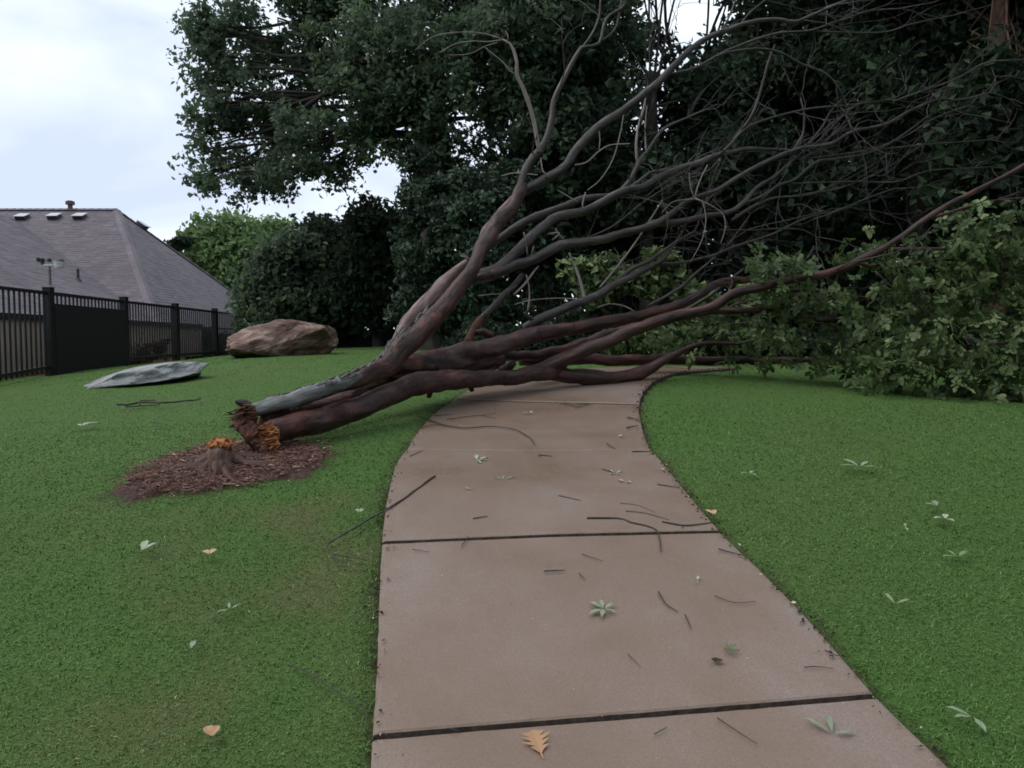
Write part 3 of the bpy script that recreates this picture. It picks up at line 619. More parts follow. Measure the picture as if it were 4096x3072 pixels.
# ------------------------------------------------------------------ fences
def build_fences():
    iron = simple('black_iron', (.006, .006, .008), (.014, .014, .017), 8, .5, .15, spec=.4)
    cloth = simple('black_screen_cloth', (.004, .004, .005), (.009, .009, .010), 14, .8, .3)
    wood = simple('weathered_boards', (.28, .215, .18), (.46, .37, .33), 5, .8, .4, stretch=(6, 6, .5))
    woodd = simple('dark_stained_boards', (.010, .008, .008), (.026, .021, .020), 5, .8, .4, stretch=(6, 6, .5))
    post_px = [-40, 108, 270, 380, 465, 533]
    ui = -100.0; Y0 = 12.0
    def Yof(u): return Y0*898.0/abs(u-ui)
    posts = []
    for px in post_px:
        u = px-1106.0; Yd = Yof(u); p = Pd(px, 735, Yd); z = float(H(p[0], p[1])); posts.append(np.array((p[0], p[1], z)))
    top = CAM_Z+.74
    root = empty('iron_fence', posts[1], 'black iron picket fence with square posts in front of the house', 'fence')
    root.location.z = posts[1][2]
    pick = None
    for i, p in enumerate(posts):
        if i == 0: continue
        mb = MB(); mb.box((p[0], p[1], (p[2]-.1+top+.09)/2), .12, .12, top+.09-p[2]+.1); 
        mb.add([(p[0]-.085, p[1]-.085, top+.09), (p[0]+.085, p[1]-.085, top+.09), (p[0]+.085, p[1]+.085, top+.09), (p[0]-.085, p[1]+.085, top+.09), (p[0], p[1], top+.15)], [[3, 2, 1, 0], [0, 1, 4], [1, 2, 4], [2, 3, 4], [3, 0, 4]])
        obj('post', mb.mesh('post'), iron, root)
    for i in range(len(posts)-1):
        a, b = posts[i], posts[i+1]; d = b-a; L = np.linalg.norm(d[:2]); ang = math.atan2(d[1], d[0])
        for zz in (0.0, None):
            mb = MB(); za, zb = (top, top) if zz == 0.0 else (a[2]+.14, b[2]+.14); s = np.array((-d[1], d[0], 0))/L*.02; h = np.array((0, 0, .025))
            A = np.array((a[0], a[1], za)); B = np.array((b[0], b[1], zb)); mb.hexa([A-s-h, A+s-h, B+s-h, B-s-h, A-s+h, A+s+h, B+s+h, B-s+h]); obj('rail', mb.mesh('rail'), iron, root)
        n = int(L/.125)
        for k in range(1, n):
            q = a+d*(k/n); hgt = top-.02-q[2]-.06
            if pick is None: mb = MB(); mb.box((0, 0, .5), .022, .022, 1.0); pick = mb.mesh('picket'); pick.materials.append(iron)
            o = bpy.data.objects.new('picket', pick); COL.objects.link(o); o.parent = root
            o.location = Vector((q[0], q[1], q[2]+.06))-Vector(root.location); o.scale = (1, 1, hgt); o.rotation_euler = (0, 0, ang)
    # black screened gate panel fixed between the second and third posts
    a, b = posts[1], posts[2]; d = b-a; nrm = np.array((d[1], -d[0], 0)); nrm /= np.linalg.norm(nrm); a2 = a+d*.02+nrm*.05; b2 = b-d*.02+nrm*.05
    mb = MB(); t = nrm*.02; za = top-.16; mb.hexa([a2-t+(0, 0, -.02), a2+t+(0, 0, -.02), b2+t+(0, 0, -.02), b2-t+(0, 0, -.02)]+[np.array((q[0], q[1], za)) for q in (a2-t, a2+t, b2+t, b2-t)]); obj('screen_panel', mb.mesh('screen_panel'), cloth, root)
    # wooden neighbour fence a little behind
    fr = empty('board_fence', posts[1]+np.array((-1.0, 1.0, 0)), 'weathered tan board fence behind the iron pickets', 'fence')
    nd = (posts[-1]-posts[1]); nd[2] = 0; nd /= np.linalg.norm(nd); ns = np.array((nd[1], -nd[0], 0)); off = -ns*1.1 if (-ns)[0] < 0 else ns*1.1
    off = np.array((-1.1, .1, 0)); s0 = posts[1]-nd*5.0+off; L = 15.0; n = int(L/.145); ang = math.atan2(nd[1], nd[0]); bm = []
    rg = random.Random(4)
    for v in range(4):
        mb = MB(); h = 1.0; mb.hexa([(-.068, -.01, 0), (.068, -.01, 0), (.068, .01, 0), (-.068, .01, 0), (-.045, -.01, 1), (.045, -.01, 1), (.045, .01, 1), (-.045, .01, 1)] if v == 3 else [(-.068, -.01, 0), (.068, -.01, 0), (.068, .01, 0), (-.068, .01, 0), (-.068, -.01, 1), (.068, -.01, 1), (.068, .01, 1), (-.068, .01, 1)])
        me = mb.mesh('board'); me.materials.append(wood); bm.append(me)
    for k in range(n):
        q = s0+nd*(k+.5)*L/n; z = float(H(posts[1][0], min(q[1], 20)))
        o = bpy.data.objects.new('board', bm[rg.randrange(3)]); COL.objects.link(o); o.parent = fr; o.location = Vector((q[0], q[1], z-.05))-Vector(fr.location)
        o.scale = (1, 1, CAM_Z+.36-z+.05+rg.uniform(-.02, .02)); o.rotation_euler = (0, 0, ang+rg.uniform(-.02, .02))
    mb = MB(); q = s0+nd*L/2; mb.box((q[0], q[1], CAM_Z+.41), L, .12, .09, ang); obj('cap_rail', mb.mesh('cap_rail'), woodd, fr)
    # dark privacy fence running across behind the boulder
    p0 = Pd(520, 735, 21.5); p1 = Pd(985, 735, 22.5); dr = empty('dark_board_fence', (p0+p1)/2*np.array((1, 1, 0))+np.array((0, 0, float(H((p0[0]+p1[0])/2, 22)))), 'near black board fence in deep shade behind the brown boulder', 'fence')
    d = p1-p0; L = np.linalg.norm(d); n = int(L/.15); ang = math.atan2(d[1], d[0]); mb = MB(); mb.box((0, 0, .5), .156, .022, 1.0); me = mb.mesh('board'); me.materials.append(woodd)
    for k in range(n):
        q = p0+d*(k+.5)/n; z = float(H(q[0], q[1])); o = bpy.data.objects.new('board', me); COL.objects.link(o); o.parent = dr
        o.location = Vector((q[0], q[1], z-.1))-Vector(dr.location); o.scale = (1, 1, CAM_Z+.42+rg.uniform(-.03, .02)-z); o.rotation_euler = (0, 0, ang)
    # weather station on its pole
    w = empty('weather_station', Pd(107, 735, 13.8)*np.array((1, 1, 0))+np.array((0, 0, CAM_Z-.5)), 'small white weather station on a grey pole above the fence post', 'weather station')
    D = 13.8; grey = simple('pole_grey', (.10, .10, .11), (.16, .16, .17), 9, .5, .1); white = simple('white_plastic', (.45, .45, .47), (.55, .55, .57), 9, .4, .05)
    blk = simple('black_plastic', (.012, .012, .014), (.02, .02, .022), 9, .5, .1)
    c = Pd(107, 575, D)
    mb = MB(); cyl(mb, (c[0], c[1], CAM_Z-.5), c, .022); obj('pole', mb.mesh('pole'), grey, w)
    e = Pd(88, 570, D); f = Pd(128, 575, D); mb = MB(); m_ = (e+f)/2; mb.box(m_, f[0]-e[0], .05, .035); obj('arm', mb.mesh('arm'), white, w)
    mb = MB(); g = Pd(129, 574, D); cyl(mb, g-(0, 0, .04), g+(0, 0, .07), .085, .10, 12); obj('rain_gauge', mb.mesh('rain_gauge'), white, w)
    mb = MB(); cyl(mb, g+(0, 0, .07), g+(0, 0, .11), .10, .07, 12); obj('gauge_cap', mb.mesh('gauge_cap'), blk, w)
    mb = MB(); g = Pd(92, 569, D); cyl(mb, g-(0, 0, .03), g+(0, 0, .09), .035, .03)
    for k in range(3): t = k*2.1+.4; q = g+np.array((math.cos(t)*.11, math.sin(t)*.11, .06)); cyl(mb, g+(0, 0, .06), q, .008, .008, 6); cyl(mb, q-(0, 0, .03), q+(0, 0, .03), .035, .03, 8)
    obj('wind_cups', mb.mesh('wind_cups'), blk, w)
    # shrub growing between the fences
    x, y = base_at(345, 17.5); tree('fence_shrub', 'rusty leaved shrub behind the iron pickets', 'shrub', (x-.5, y, .03, .5), lob([(330, 760, 17.5, 20), (352, 748, 17.5, 14), (312, 768, 17.5, 14)]), 1500, .08, leaf_mat('rusty_leaves', (.04, .02, .015), (.13, .055, .04), (.25, .10, .075)), 97, clump=.12, fill=.2)
    for k, (px, lab) in enumerate(((420, 'dark bush behind the fence, left of the last iron post'), (500, 'dark bush behind the far end of the iron fence'))):
        x, y = base_at(px, 23); tree('fence_shrub', lab, 'shrub', (x-.8, y, .04, .5), lob([(px-15, 742, 22.5, 24), (px+15, 735, 22.5, 28), (px, 760, 22.5, 28), (px+30, 752, 22.5, 26)]), 2500, .11, M_DARK, 98+k, clump=.2, fill=.2)
build_fences()

# ------------------------------------------------------------------ boulders
def ico(sub):
    import bmesh
    bm = bmesh.new(); bmesh.ops.create_icosphere(bm, subdivisions=sub, radius=1.0); V = np.array([v.co for v in bm.verts]); Fs = np.array([[v.index for v in f.verts] for f in bm.faces]); bm.free(); return V, Fs
def rock_noise(V, s, seed):
    rg = np.random.default_rng(seed); o = np.zeros(len(V))
    for q in range(10):
        d = rg.normal(size=3); k = s*rg.uniform(.5, 2.2); o += np.sin(V@d*k+rg.uniform(0, 6.3)+1.5*np.sin(V@rg.normal(size=3)*k*.6))/(1+.25*q)
    return o/5
def build_rocks():
    def rock(name, label, c, hx, hy, hz, rz, tilt, mat, seed, ledge, topfn, ncut=34):
        V, Fs = ico(6); n = V/np.linalg.norm(V, axis=1)[:, None]
        sgn = np.sign(n); V = sgn*np.abs(n)**.88; rp = np.random.default_rng(seed+40)
        for _ in range(ncut):
            pn = rp.normal(size=3); pn[2] *= .9; pn /= np.linalg.norm(pn); dd = rp.uniform(.70, .93); V = V-pn*np.clip(V@pn-dd, 0, None)[:, None]
        q = n*np.array((hx, hy, hz))/((hx+hy)/2); f = rock_noise(q, 9, seed+2); V *= (1+.08*rock_noise(n, 2.2, seed)+.07*rock_noise(q, 4, seed+1)+.07*np.abs(f)+.025*rock_noise(q, 26, seed+3))[:, None]
        z = V[:, 2]; st = ledge; zz = z/st; fr = zz-np.floor(zz); layer = np.floor(zz); z2 = (layer+np.clip((fr-.5)*2.2+.5, 0, 1))*st; V[:, 2] = .82*z+.18*z2
        rgl = np.random.default_rng(seed+9).uniform(-.012, .012, 60); V[:, :2] *= (1+rgl[(layer.astype(int)+20) % 60])[:, None]
        V[:, 2] = V[:, 2]+topfn(V[:, 0], V[:, 1])
        V = V*np.array((hx, hy, hz)); ca, sa = math.cos(rz), math.sin(rz); x = V[:, 0]*ca-V[:, 1]*sa; y = V[:, 0]*sa+V[:, 1]*ca
        V = np.stack([x, y, V[:, 2]+x*math.tan(tilt)], 1)+c
        o = obj(name, mesh_np(name, V, Fs), mat); tag(o, label, 'boulder'); o['group'] = 'boulders set in the lawn'
        del o['group']; return o
    m1, nt, b = material('brown_sandstone'); co = objco(nt, (1, 1, 2.2)); n1 = noise(nt, co, 2.4, 6, .6, .5); n2 = noise(nt, co, 9, 6, .65)
    c = ramp(nt, n1, [(.36, (.055, .028, .02)), (.5, (.15, .086, .062)), (.66, (.30, .215, .175))]); c = mix(nt, ramp(nt, n2, [(.45, (0, 0, 0)), (.75, (.6, .6, .6))]), c, (.10, .055, .04))
    nt.links.new(c, b.inputs['Base Color']); b.inputs['Roughness'].default_value = .7; bump(nt, b, noise(nt, co, 14, 8, .65), .7, .05)
    m2, nt, b = material('grey_limestone'); co = objco(nt, (1, 1, 1.6)); n1 = noise(nt, co, 3, 6, .6, .4)
    c = ramp(nt, n1, [(.3, (.13, .135, .14)), (.55, (.26, .27, .28)), (.75, (.36, .37, .38))]); nt.links.new(c, b.inputs['Base Color']); b.inputs['Roughness'].default_value = .6; bump(nt, b, noise(nt, co, 12, 8, .65), .7, .04)
    a = Gd(605, 770); D = a[1]; s = D/1640
    rock('boulder', 'large rounded brown sandstone boulder on the crest of the lawn', a+np.array((-.18, .45, 30*s)), 126*s, .80, 55*s, 0, .05, m1, 3, .13, lambda x, y: -.18*np.clip(-x-.2, 0, 1)+.10*np.clip(x, 0, 1))
    ROCK_ZONES.append((a+np.array((.04, .45, 0)), 120*s, .72))
    a = Gd(318, 832); D = a[1]; s = D/1640
    rock('rock_slab', 'long flat grey rock lying low in the grass near the fence', a+np.array((-.22, .35, 15*s)), 158*s, .60, 26*s, 0, .17, m2, 8, .3, lambda x, y: -.25*np.clip(-x-.1, 0, 1)+.1*np.clip(x, 0, 1))
    ROCK_ZONES.append((a+np.array((-.02, .35, 0)), 138*s, .52))
build_rocks()
build_grass()

# ------------------------------------------------------------------ the fallen tree
SEG = []                       # traced branch pieces, kept for hanging twigs on
def tr(rows, D0, D1, Dm=None):
    """rows of (photo x, photo y, radius in photo px); distance runs from D0 to D1"""
    a = np.array(rows, float); s = np.concatenate([[0], np.cumsum(np.hypot(*np.diff(a[:, :2], axis=0).T))]); s /= s[-1]
    D = D0+(D1-D0)*s; return [P(x, y, d) for (x, y, r), d in zip(a, D)], [r*d/3037.0 for (x, y, r), d in zip(a, D)]
def fuse(tb, name, vox):
    """melts overlapping tubes into one skin so the forks flow into each other"""
    from mathutils.kdtree import KDTree
    src = tb.mesh('tmp'); o = bpy.data.objects.new('tmp', src); COL.objects.link(o)
    md = o.modifiers.new('r', 'REMESH'); md.mode = 'VOXEL'; md.voxel_size = vox
    sm = o.modifiers.new('s', 'SMOOTH'); sm.factor = .5; sm.iterations = 5
    dg = bpy.context.evaluated_depsgraph_get(); ev = o.evaluated_get(dg); em = ev.to_mesh()
    V = np.empty(len(em.vertices)*3, np.float32); em.vertices.foreach_get('co', V); V = V.reshape(-1, 3).astype(float)
    N = np.empty(len(em.vertices)*3, np.float32); em.vertices.foreach_get('normal', N); N = N.reshape(-1, 3).astype(float)
    Fs = [list(p.vertices) for p in em.polygons]; ev.to_mesh_clear(); bpy.data.objects.remove(o)
    sv = np.concatenate(tb.v); sb = np.concatenate(tb.b); kd = KDTree(len(sv))
    for i, q in enumerate(sv): kd.insert(q, i)
    kd.balance(); B = np.array([sb[kd.find(q)[1]] for q in V])
    q = B*np.array((1, 1, .28)); h = rock_noise(q, 30, 5)*.6+rock_noise(q, 70, 6)*.4+.6*rock_noise(V, 7, 9)
    V = V+N*(h*.010)[:, None]
    return mesh_np(name, V, Fs, {'bark': ('FLOAT_VECTOR', B)})
def build_fallen():
    base = G(1100, 1790); root = empty('fallen_tree', base, 'uprooted bare tree lying across the footpath, limbs spread to the right', 'fallen tree')
    T1 = [(1075,1728,50),(1114,1720,52),(1328,1668,48),(1546,1578,44),(1690,1528,46),(1848,1512,39),(1997,1512,33),(2146,1494,32),(2246,1476,30)]
    B1a = [(2100,1500,28),(2190,1470,30),(2270,1430,29),(2370,1385,27),(2495,1338,25),(2600,1296,24),(2724,1257,23),(2848,1225,21),(2948,1170,19),(3047,1145,18),(3196,1113,17),(3370,1076,16),(3445,1038,15),(3519,1003,13),(3600,950,12),(3700,880,12),(3868,781,11),(4031,700,10),(4200,600,9)]
    B1b = [(2180,1490,30),(2345,1510,32),(2445,1515,31),(2560,1492,27),(2639,1451,19),(2699,1416,13),(2798,1378,10),(2873,1374,8),(2938,1376,6)]
    B2 = [(1600,1495,44),(1674,1457,45),(1798,1425,41),(1900,1405,38),(1997,1383,37),(2146,1338,31),(2296,1316,27),(2395,1296,25),(2520,1270,23),(2649,1245,20),(2739,1207,18),(2848,1147,16),(2923,1123,15),(2992,1120,13),(3090,1090,10)]
    T2 = [(1000,1650,26),(1019,1643,28),(1248,1580,31),(1422,1524,35),(1546,1462,42),(1604,1393,46),(1699,1304,42),(1773,1230,37),(1828,1160,33),(1878,1089,29),(1908,1033,27),(1939,968,30),(1988,898,33),(2038,839,28),(2073,784,25),(2090,740,23)]
    tb = TB(); p, r = tr(T1, 4.62, 6.95); tb.add(p, r, 20, .04, .09, .25, seed=1)
    p2, r2 = tr(T2, 4.66, 7.0); tb.add(p2, r2, 20, .04, .09, .2, seed=2)
    # ridge of wood joining the two stems
    p3, r3 = tr([(1055,1690,32),(1200,1642,27),(1330,1612,27),(1480,1545,30),(1600,1490,38),(1700,1478,40)], 4.76, 6.38); tb.add(p3, r3, 16, .04, .09, .1, seed=3)
    p4, r4 = tr([(1560,1475,34),(1640,1462,50),(1730,1462,58),(1820,1455,46),(1900,1440,30)], 5.85, 6.55); tb.add(p4, r4, 16, .04, .14, .1, seed=6)
    p6, r6 = tr([(1650,1502,46),(1780,1478,50),(1900,1458,44),(2010,1442,28)], 6.3, 6.95); tb.add(p6, r6, 16, .04, .16, .1, seed=8)
    for rows, a, b in ((B2[:6], 6.1, 6.75), (B1a[:4], 6.85, 6.95)):
        p5, r5 = tr(rows, a, b); tb.add(p5, r5, 14, .04, .12, .2, seed=7)
    obj('trunk', fuse(tb, 'trunk', .013), M_BARK, root)
    # bare slick wood strip on top of the upper stem
    sl = TB(); p, r = tr([(1012,1640,24),(1100,1616,30),(1250,1570,31),(1370,1530,28),(1440,1505,16)], 4.62, 5.3); sl.add(p, r, 18, .03, .20, .1, seed=4); obj('bare_wood', sl.mesh('bare_wood'), M_SLICK, root)
    def limb(name, rows, D0, D1, mat, sides=10, step=.05, rough=.13, wob=.3, seed=0, twigs=True):
        t = TB(); p, r = tr(rows, D0, D1); t.add(p, r, sides, step, rough, wob, seed=seed); obj(name, t.mesh(name), mat, root)
        if twigs: SEG.append((np.array(p), np.array(r)))
    limb('limb', B2, 6.1, 8.1, M_BARK, 16, .05, .13, .25, 11)
    limb('limb', B1a, 6.85, 6.9, M_BARK, 14, .05, .09, .3, 12)
    limb('limb', B1b, 6.9, 7.3, M_BARK, 14, .05, .10, .25, 13)
    limb('peeled_limb', [(1570,1385,16),(1592,1352,20),(1639,1280,27),(1699,1214,30),(1759,1153,27),(1818,1090,21),(1868,1046,12)], 6.15, 6.75, M_PALE, 14, .04, .13, .2, 14, False)
    limb('peeled_strip', [(1900,1010,8),(1925,955,14),(1945,915,16),(1985,862,16),(2030,815,11),(2048,785,5)], 6.78, 6.9, M_PALE, 10, .03, .2, .3, 15, False)
    G_ = M_BARKG
    limb('limb', [(2080,765,20),(2098,690,19),(2133,630,17),(2162,602,17),(2182,562,14),(2202,487,12.5),(2212,413,11.5),(2237,348,11),(2277,269,10),(2327,194,9),(2346,187,7),(2396,174,7),(2416,99,7),(2441,60,6.5),(2486,35,6),(2506,-5,6),(2540,-80,5)], 7.0, 7.3, G_, 10, seed=16)
    limb('branch', [(2158,606,9),(2145,530,8.5),(2133,472,8),(2098,368,8),(2068,298,7.5),(2068,249,7),(2053,199,6),(2038,174,5),(2013,159,4)], 7.0, 6.8, M_TWIGP, 8, seed=17, twigs=False)
    limb('branch', [(2327,194,5),(2366,139,5),(2396,65,4),(2403,-20,3.5)], 7.2, 7.3, G_, 6, seed=18)
    limb('branch', [(2396,174,5.5),(2456,122,5),(2478,50,4.5),(2490,-20,4)], 7.25, 7.3, G_, 6, seed=19)
    limb('limb', [(2075,770,22),(2123,749,20),(2197,704,18),(2272,655,17),(2312,597,17),(2396,507,16),(2496,438,15.5),(2595,363,15),(2681,274,14),(2776,186,12),(2891,125,10),(3006,88,9),(3107,78,8.5),(3175,88,8),(3242,64,7),(3344,20,6),(3450,-20,5)], 7.0, 7.9, G_, 12, seed=20)
    limb('branch', [(2660,300,6),(2769,277,6),(2870,223,6),(2972,176,6),(3107,135,5.5),(3242,122,5),(3344,88,4.5),(3479,44,4),(3600,35,3)], 7.5, 8.3, G_, 7, seed=21)
    limb('branch', [(3220,123,4),(3411,132,4),(3547,128,3.6),(3648,95,3.2),(3817,61,2.6)], 8.0, 8.5, G_, 6, seed=22)
    limb('branch', [(2860,228,4),(2938,203,4),(3087,200,4.5),(3209,257,4.5),(3296,291,4.5),(3344,338,4.2),(3378,406,4),(3381,460,3)], 7.6, 8.0, G_, 6, seed=23)
    limb('branch', [(3100,180,4),(3087,210,5),(3067,270,5.5),(3040,372,5.5),(3006,460,6),(2952,541,6.5),(2885,632,7.5)], 7.9, 7.8, G_, 7, seed=24)
    limb('limb', [(1935,1000,18),(2048,918,15),(2123,878,16),(2172,858,15),(2262,824,14),(2336,794,13),(2446,779,11),(2530,745,9),(2600,690,7)], 6.95, 7.6, G_, 10, seed=25)
    limb('limb', [(1878,1110,30),(1930,1105,30),(1978,1082,27),(2023,1048,24),(2058,1013,22),(2113,958,20),(2172,903,19),(2222,873,18),(2322,849,17),(2396,819,17),(2486,769,17),(2570,749,16),(2645,709,15),(2735,670,13),(2870,622,11),(3006,595,7.5),(3168,602,5)], 6.75, 8.0, G_, 14, seed=26)
    limb('branch', [(2880,618,6),(2925,575,5.5),(3006,500,5),(3209,440,4.5),(3411,419,4),(3547,399,3)], 7.7, 8.3, G_, 6, seed=27)
    limb('branch', [(2478,772,13),(2516,729,11),(2545,675,10),(2560,640,9.5),(2585,612,8),(2620,562,7),(2660,512,6),(2744,472,4.5),(2820,440,3)], 7.4, 7.6, G_, 8, seed=28)
    limb('branch', [(2550,660,6),(2545,587,5.5),(2555,497,5),(2580,413,4.5),(2592,345,4)], 7.45, 7.5, M_TWIGP, 6, seed=29)
    limb('branch', [(2585,612,4),(2580,522,3.5),(2587,423,3)], 7.45, 7.5, M_TWIGP, 6, seed=30)
    limb('limb', [(1960,1100,24),(2020,1082,22),(2068,1057,20),(2148,1028,20),(2222,993,20),(2272,973,18),(2396,958,17),(2496,933,16),(2620,896,15),(2695,849,11),(2764,799,9),(2870,757,8.5),(3006,676,8.5),(3175,602,8),(3324,575,7),(3411,527,6.5),(3547,494,6),(3648,440,5.5),(3750,399,5),(3838,399,4),(3960,370,3)], 6.8, 8.6, G_, 12, seed=31)
    limb('branch', [(3168,606,5),(3209,541,4.5),(3216,460,4),(3202,392,3)], 8.0, 8.1, G_, 6, seed=32)
    limb('branch', [(3220,590,4),(3283,514,3.5),(3317,453,3)], 8.1, 8.2, G_, 6, seed=33)
    limb('limb', [(2590,905,15),(2614,894,15),(2724,889,13),(2823,864,11.5),(2913,849,10.5),(2972,809,9),(3022,755,7.5),(3092,710,6.5),(3180,635,5)], 7.4, 8.0, G_, 10, seed=34)
    limb('branch', [(2960,820,6),(3047,785,6),(3122,740,6),(3182,717,5.5),(3263,649,5.5),(3344,636,5),(3479,609,4.5),(3581,561,4),(3709,467,3)], 7.8, 8.5, G_, 7, seed=35)
    limb('branch', [(2930,880,7),(2997,834,7),(3087,794,6),(3171,785,5),(3296,765,4.5),(3370,750,4),(3500,700,3)], 7.7, 8.3, G_, 7, seed=36)
    limb('limb', [(2100,1315,20),(2133,1293,21),(2197,1261,19),(2336,1202,17),(2456,1142,15.5),(2545,1097,13),(2630,1053,10.5),(2670,1013,7.5),(2719,948,5.5),(2734,910,4)], 7.0, 7.6, G_, 12, seed=37)
    limb('branch', [(2470,1120,8),(2530,1075,8),(2595,1043,7.5),(2680,985,6),(2778,925,5)], 7.35, 7.6, G_, 7, seed=38)
    limb('branch', [(2600,1068,7),(2634,1055,7),(2714,1053,6.5),(2848,1023,6),(2948,983,5),(3097,934,4.5),(3221,874,4),(3400,830,3)], 7.5, 8.2, G_, 7, seed=39)
    limb('broken_stub', [(2098,1251,8),(2120,1272,9),(2150,1296,11)], 6.95, 7.05, G_, 8, seed=40, twigs=False)
    limb('branch', [(2338,1200,9),(2336,1187,7.5),(2322,1127,6.5),(2302,1072,5.5),(2277,1013,4)], 7.2, 7.25, M_TWIGP, 7, seed=41, twigs=False)
    limb('broken_stub', [(1870,1375,20),(1889,1331,16),(1909,1296,17),(1928,1272,15)], 6.7, 6.8, M_ROT, 10, .03, .25, seed=42, twigs=False)
    limb('branch', [(1925,1276,15),(1939,1261,14),(1998,1202,12.5),(2048,1152,12),(2083,1107,11),(2092,1098,8)], 6.8, 7.0, G_, 10, seed=43, twigs=False)
    limb('branch', [(2055,1178,5),(2098,1137,4.5),(2143,1077,3.5),(2155,1065,2)], 6.9, 7.0, M_TWIGP, 6, seed=44, twigs=False)
    limb('limb', [(2000,1420,22),(2100,1420,20),(2250,1400,21),(2400,1345,21),(2550,1305,17),(2700,1265,12)], 7.0, 8.2, M_BARK, 10, seed=45)
    limb('limb', [(2080,1440,24),(2296,1440,24),(2600,1436,22),(2800,1442,20),(3000,1442,16),(3260,1440,10)], 7.3, 8.0, M_BARK, 10, seed=46)
    limb('branch', [(2760,1252,16),(2838,1247,14),(2997,1242,13),(3097,1237,12),(3196,1260,11),(3296,1277,11),(3445,1284,11),(3600,1294,11),(3787,1330,9),(3950,1340,7)], 7.15, 7.3, M_BARK, 9, seed=47)
    limb('branch', [(3047,1150,9),(3136,1161,8),(3271,1164,7.5),(3434,1188,7),(3651,1243,5)], 7.15, 7.4, M_BARK, 7, seed=48)
    limb('branch', [(3430,1050,8),(3542,1074,7),(3760,1042,7),(3922,1053,7),(4096,1096,6),(4200,1110,5)], 7.15, 7.1, M_BARK, 7, seed=49)
    limb('branch', [(3519,1003,11),(3600,998,11),(3760,1000,10),(3868,1006,9),(4004,1031,8),(4140,1010,6)], 7.2, 7.1, M_BARK, 8, seed=50)
    limb('branch', [(3700,880,6),(3776,857,6),(3922,814,6),(4074,795,6),(4180,800,5)], 7.2, 7.1, M_BARK, 7, seed=51)
    limb('branch', [(3787,1330,5),(3814,1318,5),(3950,1275,4.5),(4110,1240,4)], 7.0, 6.9, M_TWIG, 6, seed=52)
    limb('branch', [(3500,1085,4),(3570,1150,3.5),(3660,1215,3)], 7.1, 7.0, M_TWIG, 6, seed=53)
    for k, (rows, a, b) in enumerate([
        ([(3580,405,4.5),(3648,379,4.5),(3817,318,4),(3953,250,3.5),(4120,240,3)], 8.3, 8.6), ([(3480,600,4),(3614,548,3.5),(3750,467,3),(3880,420,2.5)], 8.3, 8.6),
        ([(3150,735,4),(3411,727,4),(3581,727,3.5),(3716,683,3),(3900,672,2.5)], 8.0, 8.5), ([(3200,640,4),(3276,629,3.8),(3547,595,3.4),(3750,575,3),(3950,560,2.5)], 8.1, 8.6),
        ([(3250,880,3.5),(3344,845,3.4),(3547,764,3),(3620,752,2.5)], 8.0, 8.3), ([(2880,920,3.5),(3006,920,3.4),(3188,916,3),(3263,947,2.6)], 7.8, 7.9),
        ([(3150,825,3),(3209,818,3),(3256,845,3),(3270,886,2.5),(3262,930,2)], 7.9, 7.9), ([(2600,1222,7),(2724,1147,6.5),(2778,1098,6),(2843,1043,5),(2930,960,4)], 7.7, 7.9),
        ([(2400,1150,4),(2520,1000,3.5),(2600,880,3),(2650,800,2.5)], 7.3, 7.5), ([(2330,960,4),(2450,905,4),(2560,820,4),(2640,765,3.6),(2735,715,3)], 7.2, 7.5),
        ([(2890,120,4.5),(2920,60,4),(2945,-10,3.5)], 7.8, 7.9), ([(2960,100,4),(3000,50,3.5),(3060,0,3)], 7.9, 8.0)]):
        limb('branch', rows, a, b, G_ if k != 8 else M_TWIGP, 6, seed=60+k)
    # pale drooping whips
    tw = TB()
    for rows, D in [([(2778,794,5),(2808,804,3.5),(2823,864,2.8),(2818,924,2.5),(2798,983,2.2),(2760,1050,1.5)], 7.4), ([(2780,792,4),(2848,824,2.8),(2893,859,2.6),(2900,914,2.4),(2883,973,2)], 7.4), ([(2775,796,4),(2739,799,3),(2689,809,2.6),(2649,849,2.2)], 7.4), ([(2776,790,3),(2760,740,2.5),(2757,690,2)], 7.4), ([(2778,790,4),(2800,720,3.4),(2830,660,3)], 7.4),
                    ([(2013,159,3.5),(1949,167,3),(1899,164,2.6),(1824,174,2.2),(1760,210,1.6)], 6.8), ([(2010,158,3),(1960,140,2.6),(1899,129,2.4),(1799,132,2),(1725,150,1.5),(1660,200,1.2)], 6.8), ([(2030,165,3),(2032,140,2.5),(2022,125,2)], 6.8),([(2066,296,3.5),(2040,285,3),(2013,250,2.4),(1940,190,1.8)],6.8),([(1990,170,2.5),(1940,185,2),(1880,215,1.8),(1800,220,1.4)],6.8),
                    ([(2195,708,5),(2172,685,4.5),(2165,650,3.5),(2163,632,2.5)], 7.0), ([(2005,704,2.5),(2060,692,3),(2150,700,3)], 7.0),([(2300,660,5),(2345,650,5),(2390,610,4),(2440,580,3.4),(2520,575,2.6)],7.2),([(2396,600,3.5),(2400,560,3),(2396,520,2.5)],7.3),
                    ([(2500,430,3.5),(2480,540,3.2),(2450,640,3),(2400,720,2.6),(2350,760,2.4)], 7.4),([(2340,850,6),(2330,820,5),(2342,770,4)],7.2),([(2230,760,3),(2280,790,3),(2310,805,2.6)],7.1),
                    ([(1915,1183,3),(1960,1178,3),(2018,1175,3)], 6.9),([(2060,1218,3),(2130,1200,3),(2230,1193,3),(2330,1198,3)],7.1),([(2112,1245,6),(2118,1190,4.5),(2115,1140,3),(2105,1100,2.4)],7.3),([(2540,1248,4),(2500,1225,3.8),(2440,1215,3.5),(2390,1230,3)],7.4),([(2110,1020,4),(2100,950,4.5),(2095,930,4.5)],6.95),([(2125,1020,5),(2135,985,4)],7.0),([(2210,960,5),(2240,930,4),(2195,935,3)],7.05),([(2255,955,4),(2232,935,4),(2222,915,3)],7.05)]:
